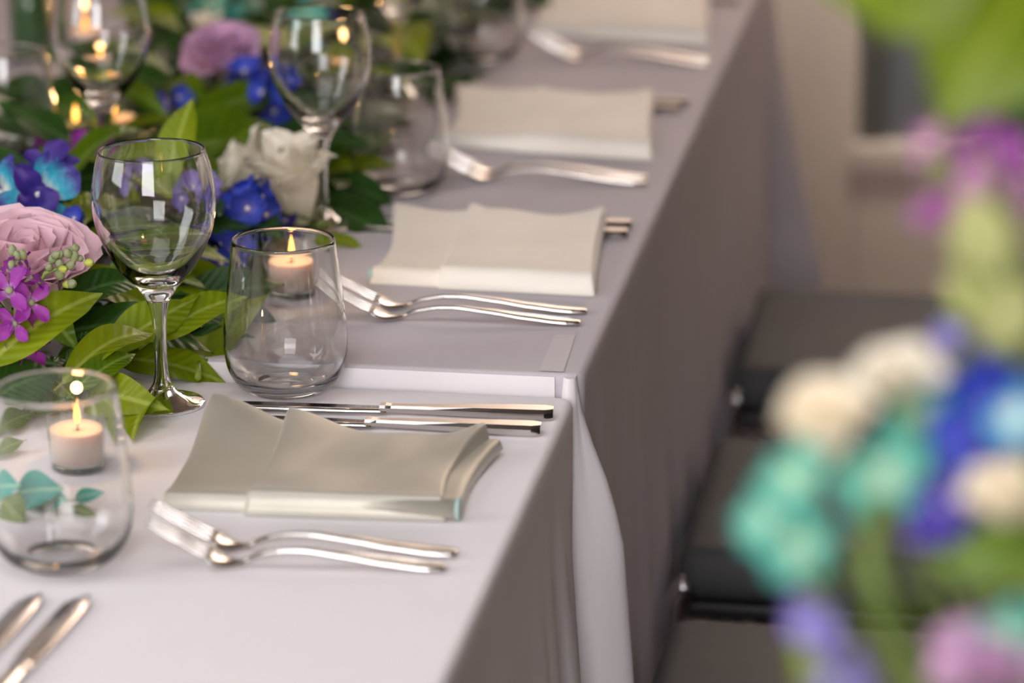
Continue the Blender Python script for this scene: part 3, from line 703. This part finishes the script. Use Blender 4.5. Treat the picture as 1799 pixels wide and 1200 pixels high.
# the close small leaves underneath, past the limit of single ones: one part
under = MB()
for i in range(900):
    yy = rl.uniform(2.06, 3.92); u = rl.uniform(-1, 1); tb = T1 if yy < 2.13 else T2
    x_ = -.755 + .02 * math.sin(yy * 5) + u * .175 + (.03 if yy > 3.1 else 0)
    if yy < 2.2: x_ -= .05
    z_ = tb + .003 + .034 * (1 - u * u) * rl.random()
    a = rl.uniform(0, 6.28); el = rl.uniform(-.1, .35); L_ = rl.uniform(.04, .07); w_ = L_ * .2
    d_ = Vector((math.cos(a) * math.cos(el), math.sin(a) * math.cos(el), math.sin(el)))
    sd_ = Vector((-math.sin(a), math.cos(a), rl.uniform(-.3, .3))).normalized(); o_ = Vector((x_, yy, z_)) - G.location
    pts = [o_]
    for t_, k_ in ((.25, .8), (.55, 1), (.82, .55)): c_ = o_ + d_ * L_ * t_; pts += [c_ - sd_ * w_ * k_ + Vector((0, 0, .002)), c_ - Vector((0, 0, .001)), c_ + sd_ * w_ * k_ + Vector((0, 0, .002))]
    pts.append(o_ + d_ * L_)
    for p_ in pts: p_.z = max(p_.z, tb - T1 + .0015)
    under.add(pts, [(0, 2, 1), (0, 3, 2), (1, 2, 5, 4), (2, 3, 6, 5), (4, 5, 8, 7), (5, 6, 9, 8), (7, 8, 10), (8, 9, 10)])
um = under.build('leaf_undergrowth', vary(mat('deep_green_foliage', (.02, .06, .01), .5, Specular_IOR_Level=.25), (.010, .04, .005), (.035, .09, .010), 14), G); um['kind'] = 'stuff'
for dx in (-.05, .03):
    MB().tube([(-.745 + dx + .012 * math.sin(q_ * 1.7) - G.location.x, 2.09 + q_ * .115 - G.location.y, (.010 if q_ < 1 else .022)) for q_ in range(16)], .0035, 6).build('branch', stem_brown, G)
tag(gar, 'long green leaf garland running down the middle of the tables', 'garland')

# ------------------------------------------------------------------ flowers
def petal_mesh(nm, m, wd=.45, cup=.25, curl=.2, ruffle=.03, narrow=.35, seed=0, point=0, nx=6, ny=7):
    vs, fs = [], []
    for j in range(ny + 1):
        t = j / ny; w_ = wd * (narrow + (1 - narrow) * math.sin(math.pi * min(1, t) * .62)) * (1 if t < .7 else math.sqrt(max(0, 1 - ((t - .7) / .34) ** 2)))
        if point: w_ *= (1 - point * ss(.5, 1, t))
        for i in range(nx + 1):
            s_ = i / nx * 2 - 1
            z_ = cup * (s_ * w_ / max(wd, .01)) ** 2 * wd * 2 - curl * ss(.55, 1, t) * .5 + .12 * math.sin(math.pi * t) * 0
            z_ += ruffle * math.sin(s_ * 7 + seed * 2) * t * t + ruffle * .6 * math.sin(t * 8 + s_ * 3 + seed) * t
            vs.append((s_ * w_, t - .05 * s_ * s_ * t, z_))
    n = nx + 1
    for j in range(ny):
        for i in range(nx): a = j * n + i; fs.append((a, a + 1, a + n + 1, a + n))
    return mesh(nm, vs, fs, m)
def axis_matrix(loc, axis, size=1):
    z = Vector(axis).normalized(); x_ = z.orthogonal().normalized(); y_ = z.cross(x_)
    M = Matrix((x_ * size, y_ * size, z * size)).transposed().to_4x4(); M.translation = Vector(loc); return M
def pm(phi, tilt, r0, z0, L_, w_=1, tw=0):
    """petal placed in a bloom whose axis is +Z: base at radius r0, leaning out by tilt"""
    d_ = Vector((math.cos(phi) * math.sin(tilt), math.sin(phi) * math.sin(tilt), math.cos(tilt)))
    n = Vector((-math.cos(phi) * math.cos(tilt), -math.sin(phi) * math.cos(tilt), math.sin(tilt)))
    n = (Matrix.Rotation(tw, 3, d_) @ n)
    return basis((math.cos(phi) * r0, math.sin(phi) * r0, z0), d_, n, L_ * w_, L_, L_)
def world_place(root, M): root.matrix_world = M; return root
def rose(M, m, label, cat, group=None, n=20, wide=1.0, seed=0, ruffle=.03, open_=1.0, size=.04, name='rose', stem=None, height=1.0):
    rr = random.Random(seed); root = empty(name); world_place(root, M)
    meshes = [petal_mesh('petal', m, .52 * wide, .55, .10, ruffle, .45, seed + 1), petal_mesh('petal', m, .60 * wide, .42, .32, ruffle, .5, seed + 2), petal_mesh('petal', m, .58 * wide, .35, .5, ruffle * 1.4, .5, seed + 5)]
    for i in range(n):
        t = i / (n - 1); phi = i * 2.39996 + rr.uniform(-.2, .2)
        tilt = (.05 + .95 * t ** 1.5) * open_ + rr.uniform(-.05, .05); r0 = .03 + .16 * t
        L_ = (.92 + .18 * t) * rr.uniform(.94, 1.05) * (1 if t < .8 else .95)
        link('petal', meshes[0 if t < .3 else (1 if t < .7 else 2)], root, None, Matrix.Scale(size, 4) @ pm(phi, tilt, r0, .1 * (1 - t), L_ * height, .5 + .5 * t + .12, rr.uniform(-.15, .15)))
    b = MB().lathe([(.0002, -.10), (.10, -.08), (.17, 0), (.18, .12), (.05, .2)], 12)
    for k_ in range(5):
        a = k_ * 1.257; b.add([(.15 * math.cos(a - .4), .15 * math.sin(a - .4), 0), (.15 * math.cos(a + .4), .15 * math.sin(a + .4), 0), (.62 * math.cos(a), .62 * math.sin(a), .08), (.40 * math.cos(a), .40 * math.sin(a), -.06)], [(0, 1, 2), (0, 3, 1), (1, 3, 2), (2, 3, 0)])
    b.build('calyx', stem_m, root, M=Matrix.Scale(size, 4))
    return tag(root, label, cat, group)
floret_meshes = {}
def floret(parent, M, m, kind, centre=white_bee, npet=5, rr=random):
    key = (m.name, kind)
    if key not in floret_meshes:
        if kind == 'round': floret_meshes[key] = petal_mesh('petal', m, .50, .15, -.1, .04, .35, 3, nx=4, ny=5)
        elif kind == 'long': floret_meshes[key] = petal_mesh('petal', m, .30, .25, .25, .05, .3, 5, nx=4, ny=5)
        else: floret_meshes[key] = petal_mesh('petal', m, .42, .25, .15, .03, .3, 6, .55, nx=4, ny=5)
        floret_meshes[('c', centre.name)] = floret_meshes.get(('c', centre.name)) or mesh('floret', *(lambda b: (b.v, b.f))(MB().lathe([(.0002, -.25), (.05, -.2), (.10, 0), (.16, .08), (.12, .18), (.0002, .2)], 8)), centre)
    if ('c', centre.name) not in floret_meshes: floret_meshes[('c', centre.name)] = mesh('floret', *(lambda b: (b.v, b.f))(MB().lathe([(.0002, -.25), (.05, -.2), (.10, 0), (.16, .08), (.12, .18), (.0002, .2)], 8)), centre)
    f = link('floret', floret_meshes[('c', centre.name)], parent, None, M)
    for k_ in range(npet):
        link('petal', floret_meshes[key], f, None, pm(k_ * 2 * math.pi / npet + rr.uniform(-.15, .15), rr.uniform(1.0, 1.35), .08, 0, rr.uniform(.9, 1.1), 1, rr.uniform(-.25, .25)))
    return f
def cluster(loc, axis, m, kind, n, radius, fsize, label, cat, name, group=None, seed=0, npet=5, centre=white_bee, length=None, buds=0, stemtip=None):
    """a flower head: florets turned outward round a short spike"""
    rr = random.Random(seed); root = empty(name, loc); ax = Vector(axis).normalized(); length = length or radius
    for i in range(n):
        th = i * 2.39996 + rr.uniform(-.3, .3); t = (i + .5) / n
        o1 = ax.orthogonal().normalized(); o2 = ax.cross(o1)
        rad = (o1 * math.cos(th) + o2 * math.sin(th)); pos = ax * (t - .5) * 2 * length + rad * radius * math.sqrt(max(.1, 1 - (2 * t - 1) ** 2)) * .8
        nrm = (rad + ax * (t - .3) * 1.2 + Vector((rr.uniform(-.3, .3), rr.uniform(-.5, .1), rr.uniform(-.1, .4)))).normalized()
        floret(root, axis_matrix(pos, nrm, fsize * rr.uniform(.85, 1.1)), m, kind, centre, npet, rr)
    b = MB().tube([-ax * (length + .02) - Vector((0, 0, .005)), -ax * length * .3, ax * length], [.002, .002, .001], 6)
    b.build('stem', stem_m, root)
    for i in range(buds):
        d_ = ax * (length * 1.0 + .004 + .004 * (i // 3)) + Vector((rr.uniform(-1, 1), rr.uniform(-1, 1), rr.uniform(-1, 1))) * .006
        link('bud', bud_mesh, root, None, axis_matrix(d_, ax + Vector((rr.uniform(-.5, .5), rr.uniform(-.5, .5), rr.uniform(-.5, .5))), rr.uniform(.8, 1.2)))
    return tag(root, label, cat, group)
bud_mesh = mesh('bud', *(lambda b: (b.v, b.f))(MB().lathe([(.0002, 0), (.002, .001), (.0032, .004), (.0026, .007), (.0002, .009)], 8)), bud_m)
def orchid(loc, axis, size, label, name='orchid', group=None, ms=(None, None), seed=0, lip=True):
    rr = random.Random(seed); root = empty(name); world_place(root, axis_matrix(loc, axis))
    mt, ml = ms; me1 = petal_mesh('petal', mt, .42, .15, .15, .05, .25, seed); me2 = petal_mesh('sepal', mt, .26, .2, .2, .03, .3, seed + 1)
    for k_ in range(3): link('sepal', me2, root, None, Matrix.Scale(size, 4) @ pm(k_ * 2.094 + 1.57, 1.3, .05, 0, 1))
    for k_ in range(2): link('petal', me1, root, None, Matrix.Scale(size, 4) @ pm(k_ * 2.6 + .3, 1.15, .05, .02, 1.05, 1.1, rr.uniform(-.2, .2)))
    if lip:
        link('lip', petal_mesh('lip', ml, .42, .5, .4, .05, .4, 9), root, None, Matrix.Scale(size, 4) @ pm(-1.57, .9, .05, .08, .75))
        MB().lathe([(.0002, 0), (.09, .02), (.10, .16), (.06, .28), (.0002, .3)], 10).build('column', white_bee, root, M=Matrix.Scale(size, 4))
    return tag(root, label, 'flower', group)

# pink rose at the left
rose(axis_matrix(PY(50, 525, 2.13), (.15, -.42, .90)), rose_pink, 'large pale pink rose at left, beside the wine glass', 'flower', n=15, size=.056, seed=3, open_=.66, wide=1.28, ruffle=.03)
# mauve rose at the top
rose(axis_matrix(PY(398, 125, 2.90), (.0, -.45, .9)), rose_mauve, 'blurred mauve rose at the top between the two wine glasses', 'flower', n=18, size=.042, seed=7, ruffle=.04, open_=.8, wide=1.1)
# cream ruffled flowers
rose(axis_matrix(PY(522, 385, 2.52), (-.06, -.25, 1)), cream_petal, 'tall cream ruffled flower standing above the blue blooms', 'flower', n=13, size=.068, seed=12, ruffle=.055, open_=.26, wide=.60, name='lisianthus')
rose(axis_matrix(PY(470, 318, 2.56), (-.75, -.2, .45)), cream_petal, 'cream ruffled flower lying toward the left of the tall cream one', 'flower', n=10, size=.042, seed=14, ruffle=.08, open_=.5, wide=.7, name='lisianthus')
rose(axis_matrix(PY(368, 72, 3.15), (-.1, -.2, 1)), cream_petal, 'small cream bud above the mauve rose', 'flower', n=8, size=.03, seed=15, open_=.4, wide=.6, name='lisianthus')
# blue delphinium
DG = 'blue delphinium heads in the garland'
cluster(PY(440, 372, 2.42), (.2, -.3, .6), blue_petal, 'round', 15, .020, .0140, 'deep blue delphinium head below the cream flowers', 'flower', 'delphinium', DG, seed=2)
cluster(PY(392, 455, 2.36), (-.2, -.5, .6), blue_petal, 'round', 10, .016, .0135, 'deep blue delphinium head low behind the stemless glass', 'flower', 'delphinium', DG, seed=3)
cluster(PY(482, 165, 2.80), (.4, -.3, .4), blue_petal, 'round', 8, .018, .017, 'blurred blue delphinium head left of the tall wine glass bowl', 'flower', 'delphinium', DG, seed=4)
cluster(PY(432, 152, 2.84), (.5, -.5, .5), blue_petal, 'round', 8, .016, .017, 'blurred blue delphinium head just below the mauve rose', 'flower', 'delphinium', DG, seed=5)
cluster(PY(308, 175, 2.80), (0, -.5, .5), blue_petal, 'round', 3, .008, .014, 'small blurred blue bloom left of the upright leaf tip', 'flower', 'delphinium', DG, seed=6)
cluster(PY(240, 318, 2.46), (0, -.5, .5), lav_petal, 'round', 6, .012, .014, 'violet blue bloom seen through the sharp wine glass', 'flower', 'delphinium', None, seed=7)
cluster(PY(350, 345, 2.42), (0, -.5, .5), lav_petal, 'round', 6, .014, .014, 'violet blue bloom at the right side of the sharp wine glass bowl', 'flower', 'delphinium', None, seed=8)
cluster(PY(133, 388, 2.25), (.3, -.5, .1), blue_petal, 'round', 3, .004, .009, 'small blue bud above the pink rose', 'flower', 'delphinium', None, seed=9)
cluster(PY(500, 408, 2.50), (.6, -.4, .2), violet_petal, 'round', 5, .012, .014, 'indigo bloom just behind the stemless glass rim', 'flower', 'delphinium', None, seed=19)
cluster(PY(575, 65, 3.25), (0, -.5, .5), violet_petal, 'round', 6, .02, .018, 'blurred indigo bloom seen through the top wine glass', 'flower', 'delphinium', None, seed=29)
# dyed orchids
orchid(PY(66, 345, 2.26), (.3, -.75, .35), .034, 'turquoise and indigo dyed orchid above the pink rose', ms=(orchid_petal, indigo_petal), seed=1)
orchid(PY(5, 340, 2.30), (-.4, -.75, .35), .030, 'turquoise and indigo dyed orchid cut by the left edge', ms=(orchid_petal, indigo_petal), seed=2)
orchid(PY(84, 302, 2.33), (0, -.5, .7), .026, 'indigo orchid standing behind the turquoise one', ms=(indigo_petal, orchid_petal), seed=3)
o = orchid(PY(62, 372, 2.25), (.1, -.8, .4), .022, 'indigo drooping orchid resting on the pink rose', ms=(indigo_petal, indigo_petal), seed=4)
orchid(PY(458, 12, 3.35), (0, -.7, .5), .034, 'blurred teal orchid at the top edge, left of the glass', ms=(teal_petal, teal_petal), seed=5)
orchid(PY(372, 10, 3.35), (0, -.7, .5), .026, 'blurred teal orchid above the small cream bud', ms=(teal_petal, teal_petal), seed=6)
orchid(PY(525, 60, 3.20), (0, -.7, .5), .036, 'blurred turquoise orchid seen through the top wine glass', ms=(teal_petal, teal_petal), seed=8)
MB().tube(bez([P(-10, 400, T1 + .04), P(20, 330, T1 + .06), P(50, 290, T1 + .08), P(85, 330, T1 + .06)], 12), [.0018] * 13, 8).build('orchid_spur', mat('pale_orchid_stem', (.7, .75, .7), .5), None)
tag(bpy.data.objects['orchid_spur'], 'pale curved orchid stalk arching over the turquoise orchid', 'stalk')
# magenta stock
cluster(PY(28, 555, 2.02), (.1, -.1, 1), magenta_petal, 'long', 15, .018, .0180, 'magenta stock spike in front of the pink rose', 'flower', 'stock_flower', None, seed=21, npet=4, centre=bud_m, length=.034, buds=5)
cluster(PY(160, 272, 2.60), (0, -.2, 1), magenta_petal, 'round', 8, .013, .015, 'blurred magenta bloom left of the sharp wine glass rim', 'flower', 'stock_flower', None, seed=22, npet=4, centre=bud_m)
cluster(PY(92, 245, 2.66), (0, -.2, 1), magenta_petal, 'round', 4, .010, .014, 'blurred pink magenta bloom beside the yellow green bud', 'flower', 'stock_flower', None, seed=23, npet=4, centre=bud_yellow)
# green bud sprig on the rose
bs = empty('bud_sprig', PY(60, 520, 2.05)); rb = random.Random(5)
for (px, py, k_) in [(88, 462, 1.3), (100, 448, 1.2), (112, 440, 1.1), (104, 470, 1.3), (120, 452, 1.2), (124, 436, 1.0), (135, 440, 1.1), (128, 462, 1.3), (92, 452, 1.1), (118, 472, 1.2), (140, 452, 1.0), (108, 488, 1.4), (120, 498, 1.3), (84, 472, 1.1)]:
    p_ = PY(px, py, 2.045 + rb.uniform(-.004, .006)) - bs.location
    link('bud', bud_mesh, bs, None, axis_matrix(p_, (rb.uniform(0, 1), rb.uniform(-1, 0), rb.uniform(-.2, 1)), k_ * .85))
ym = mesh('yellow_bud', *(lambda b: (b.v, b.f))(MB().lathe([(.0002, 0), (.003, .001), (.0042, .005), (.0036, .009), (.0002, .011)], 8)), bud_yellow)
for (px, py) in [(150, 462), (112, 500), (104, 474)]:
    o = link('bud', ym, bs, None, axis_matrix(PY(px, py, 2.04) - bs.location, (.8, -.4, .2), .7)); o['label'] = 'yellow green bud'
MB().tube([Vector((0, 0, 0)), PY(80, 480, 2.048) - bs.location, PY(125, 462, 2.05) - bs.location], [.0016, .0016, .001], 6).build('stem', stem_m, bs)
tag(bs, 'grey green stock buds on a sprig over the pink rose', 'bud sprig')
# loose teal tinted sprig on the white cloth behind the nearest stemless glass
sg_ = empty('teal_sprig', P(60, 880, T1 + .004))
put_leaf(sg_, P(28, 868, T1 + .006), P(104, 858, T1 + .022), 'teal', 1.3, (0, -1, .5), 0)
put_leaf(sg_, P(135, 880, T1 + .006), P(182, 866, T1 + .016), 'teal', 1.2, (0, -1, .5), 1)
put_leaf(sg_, P(-25, 858, T1 + .010), P(26, 852, T1 + .022), 'teal', 1.4, (0, -1, .5), 0)
put_leaf(sg_, P(92, 884, T1 + .004), P(112, 876, T1 + .016), 'teal', 1.4, (0, -1, .5), 0)
put_leaf(sg_, P(-5, 880, T1 + .012), P(40, 925, T1 + .002), 'olive', 1.8, (0, -1, .5), 2)
put_leaf(sg_, P(125, 895, T1 + .004), P(172, 912, T1 + .003), 'olive', .8, (0, -1, .5), 2)
put_leaf(sg_, P(60, 880, T1 + .004), P(90, 900, T1 + .003), 'olive', 1.0, (0, -1, .5), 2)
MB().tube([p_ - sg_.location for p_ in (P(-40, 862, T1 + .008), P(30, 874, T1 + .006), P(90, 886, T1 + .004), P(140, 884, T1 + .005))], .0009, 6).build('stem', stem_m, sg_)
tag(sg_, 'small sprig with teal tinted leaves on the white cloth at lower left', 'sprig')

# ------------------------------------------------------------------ chairs along the aisle
def make_chair():
    root = empty('banquet_chair')         # origin on the floor under the middle of the seat's front edge; the seat runs along +X, its sides along Y
    W2, D, ZS = .172, .40, .46
    MB().box(0, D, -W2, W2, ZS - .052, ZS, .018).build('seat', vinyl, root)
    MB().box(.008, D - .008, -W2 + .006, W2 - .006, ZS - .068, ZS - .053, .004).build('seat_pan', frame_m, root, False)
    def tb(nm, pts, r_=.010, m=chrome): return MB().tube(pts, r_, 12).build(nm, m, root)
    for s_ in (-1, 1):
        y_ = s_ * (W2 + .008)
        tb('side_rail', [(.004, y_, ZS - .085), (D - .01, y_, ZS - .085)], .008, frame_m)
        tb('leg', bez([(.012, y_, ZS - .03), (-.012, y_, ZS - .035), (-.002, y_, ZS - .12), (.01, y_, .004)], 14), .010)
        tb('leg', bez([(D - .02, y_, ZS - .05), (D + .01, y_, .25), (D + .05, y_, .004)], 8), .010)
        tb('back_upright', bez([(D - .02, y_, ZS - .05), (D, y_, ZS + .05), (D + .03, y_, ZS + .25), (D + .07, y_, ZS + .42)], 8), .010)
    tb('stretcher', [(.012, -W2 - .008, .16), (.012, W2 + .008, .16)], .007)
    M = Matrix.Translation((D + .045, 0, ZS + .30)) @ Matrix.Rotation(R(10), 4, 'Y')
    MB().box(-.018, .018, -W2 + .0, W2 - .0, -.13, .14, .014).build('backrest', vinyl, root, True, M)
    return root
ch0 = make_chair(); CG = 'black padded chairs tucked along the aisle side'
place(ch0, (-.246, 2.278, 0), 0, 'black padded chair nearest the camera, beside the pale corner fold', 'chair', CG)
place(ch0, (-.254, 2.778, 0), 0, 'black padded chair in the middle of the row of three', 'chair', CG)
place(ch0, (-.254, 3.345, 0), 0, 'black padded chair farthest back, near the taupe wall', 'chair', CG)

# ------------------------------------------------------------------ tall arrangement close to the camera at the right
D0 = 1.10
vb = PD(2080, 1560, 1.20); vz = .62
st = empty('pedestal_stand', (vb.x, vb.y, 0))
MB().lathe([(.0002, 0), (.15, 0), (.15, .012), (.02, .03), (.015, .08), (.015, vz - .05), (.03, vz - .03), (.12, vz - .015), (.12, vz), (.0002, vz)], 36).build('column', frame_m, st)
tag(st, 'dark pedestal stand under the tall arrangement beyond the right edge', 'stand')
va = empty('tall_vase', (vb.x, vb.y, vz))
MB().lathe([(.0002, 0), (.045, 0), (.05, .01), (.04, .08), (.03, .14), (.036, .19), (.034, .19), (.028, .14), (.0002, .02)], 36).build('body', glass_thin, va)
tag(va, 'clear vase holding the tall arrangement beyond the right edge', 'vase')
mouth = Vector((vb.x, vb.y, vz + .10))
AG = 'blurred flowers of the arrangement close to the camera at right'
def stem_to(root, head, sag=.06, r_=.0016, m=stem_m):
    """stem from the flower head down into the vase"""
    inv = root.matrix_world.inverted() if root.matrix_basis != Matrix() else Matrix()
    inv = root.matrix_basis.inverted()
    pts = bez([head, head + Vector((.02, 0, -.05)), mouth + Vector((-.01, 0, .16)), mouth], 14)
    MB().tube([inv @ p_ for p_ in pts], r_, 6).build('stem', m, root)
def fr_rose(px, py, d_, size, m, label, open_=.48, wide=.8, axis=(-.1, -.3, .9), n=12, seed=0):
    h = PD(px, py, d_); o_ = rose(axis_matrix(h, axis), m, label, 'flower', AG, n=n, size=size, height=1.12, seed=seed, open_=open_, wide=wide, name='rose_bud'); stem_to(o_, h); return o_
fr_rose(1458, 795, D0, .022, peach_petal, 'large blurred cream bloom, leftmost of the near arrangement', seed=31, wide=.85)
fr_rose(1580, 695, 1.12, .017, cream_petal, 'blurred cream bloom above the teal petals, right of the largest cream one', .9, seed=32)
fr_rose(1768, 915, 1.08, .018, peach_petal, 'blurred cream bloom at the right edge below the blue bloom', .75, seed=33)
fr_rose(1745, 1215, 1.08, .022, rose_mauve, 'blurred pink bloom at the bottom right corner', .9, seed=34)
fr_rose(1668, 410, 1.12, .013, pink_petal, 'blurred dusty pink bloom at the right, under the purple ones', .9, seed=35)
def fr_orch(px, py, d_, size, m, label, axis, seed):
    h = PD(px, py, d_); o_ = orchid(h, axis, size, label, 'orchid', AG, (m, m), seed); stem_to(o_, h); return o_
fr_orch(1395, 835, D0, .014, teal_petal, 'blurred teal orchid just under the largest cream bloom', (-.2, -1, .3), 41)
fr_orch(1355, 905, 1.11, .014, teal_petal, 'blurred teal orchid at the far left tip of the arrangement', (-.5, -1, .1), 42)
fr_orch(1400, 950, 1.09, .015, teal_petal, 'blurred teal orchid lowest of the left cluster', (0, -1, -.1), 43)
fr_orch(1550, 830, D0, .018, teal_petal, 'blurred pale teal orchid in the centre of the arrangement', (0, -1, .2), 44)
fr_orch(1620, 720, 1.13, .014, teal_petal, 'blurred teal orchid under the upper cream bloom', (.2, -1, .2), 45)
fr_orch(1765, 1105, 1.07, .013, teal_petal, 'blurred teal orchid at the lower right edge', (0, -1, 0), 46)
def fr_cl(px, py, d_, m, n, rad, fs, label, name, seed, kind='round', centre=white_bee, length=None, axis=(0, -.3, 1)):
    h = PD(px, py, d_); o_ = cluster(h, axis, m, kind, n, rad, fs, label, 'flower', name, AG, seed=seed, centre=centre, length=length); stem_to(o_, h); return o_
fr_cl(1735, 735, D0, blue_petal, 9, .015, .013, 'blurred deep blue bloom at the right edge, level with the cream one', 'delphinium', 51)
orc = fr_orch(1785, 725, 1.06, .014, orchid_petal, 'blurred bright turquoise orchid in front of the deep blue bloom', (-.1, -1, .1), 47)
fr_cl(1645, 905, D0, violet_petal, 8, .008, .009, 'blurred violet blue bloom in the centre right', 'delphinium', 52)
fr_cl(1425, 1085, 1.08, lav_petal, 7, .006, .007, 'blurred lavender bloom on the hanging stem', 'delphinium', 53)
fr_cl(1475, 1185, 1.08, lav_petal, 7, .007, .008, 'blurred lavender bloom at the bottom edge', 'delphinium', 54)
fr_cl(1690, 590, 1.16, lav_petal, 6, .008, .008, 'faint lavender bloom above the deep blue one', 'delphinium', 55)
fr_cl(1650, 265, 1.18, pink_petal, 5, .008, .008, 'blurred pink magenta bloom, left of the two under the big leaves', 'stock_flower', 56, 'long', bud_yellow)
fr_cl(1735, 268, 1.11, magenta_petal, 4, .006, .008, 'blurred deep purple bloom in front of the pink purple one', 'stock_flower', 58, 'round', bud_yellow)
fr_cl(1750, 300, 1.12, pink_petal, 8, .010, .009, 'blurred purple magenta bloom at the right under the big leaves', 'stock_flower', 57, 'round', bud_yellow)
def fr_branch(pts, leaves, label, r_=.002, m=stem_m):
    root = empty('leafy_branch', pts[0]); MB().tube([Vector(p_) - root.location for p_ in bez(pts, 14)], r_, 8).build('stem', m, root)
    for (b_, t_, kind, w_, up) in leaves: put_leaf(root, b_, t_, kind, w_, up)
    return tag(root, label, 'branch', 'leafy branches in the near arrangement')
tw = (0, -1, .25)
fr_branch([mouth, PD(1980, 800, 1.15), PD(1900, 200, 1.13), PD(1830, -30, 1.12)],
          [(PD(1830, -70, 1.12), PD(1655, 215, 1.10), 'broad', 1.25, tw), (PD(1760, -110, 1.1), PD(1425, -25, 1.12), 'broad', 1.25, (.1, -1, .2)),
           (PD(1650, -60, 1.1), PD(1545, 75, 1.12), 'broad', .9, tw), (PD(1850, 30, 1.14), PD(1760, 190, 1.14), 'mid', 1.2, tw), (PD(1860, 60, 1.16), PD(1765, 330, 1.16), 'dark', 1.0, tw), (PD(1870, 150, 1.16), PD(1720, 260, 1.16), 'dark', .9, tw)],
          'blurred branch with broad bright green leaves at the top right')
fr_branch([mouth, PD(1850, 900, 1.14), PD(1760, 560, 1.13), PD(1745, 400, 1.12)],
          [(PD(1760, 470, 1.13), PD(1640, 340, 1.14), 'dark', .9, tw), (PD(1760, 520, 1.13), PD(1640, 560, 1.15), 'dark', .9, tw), (PD(1770, 560, 1.12), PD(1650, 480, 1.14), 'pale', 1.0, tw), (PD(1750, 480, 1.1), PD(1690, 330, 1.1), 'pale', 1.3, tw), (PD(1740, 610, 1.12), PD(1799, 480, 1.12), 'pale', 1.5, tw), (PD(1700, 470, 1.12), PD(1735, 350, 1.12), 'pale', 1.6, tw)],
          'blurred pale green branch under the purple blooms at right', .0045)
fr_branch([mouth, PD(1760, 1300, 1.1), PD(1620, 1160, 1.09), PD(1480, 1120, 1.08), PD(1545, 880, 1.09)],
          [(PD(1470, 1060, 1.08), PD(1400, 1028, 1.08), 'olive', .9, tw), (PD(1440, 1230, 1.08), PD(1400, 1110, 1.08), 'light', 1.0, tw)],
          'blurred thick olive green stem bending below the teal orchids', .0042, leaf_olive)
fr_branch([mouth, PD(1900, 1150, 1.08), PD(1830, 1010, 1.08), PD(1790, 960, 1.08)],
          [(PD(1830, 950, 1.08), PD(1640, 1000, 1.08), 'mid', 1.5, tw), (PD(1810, 1010, 1.08), PD(1740, 1030, 1.08), 'light', 1.1, tw), (PD(1800, 1090, 1.08), PD(1799, 1150, 1.08), 'olive', 1.0, tw)],
          'blurred branch with one green leaf at the right edge below the cream bloom')
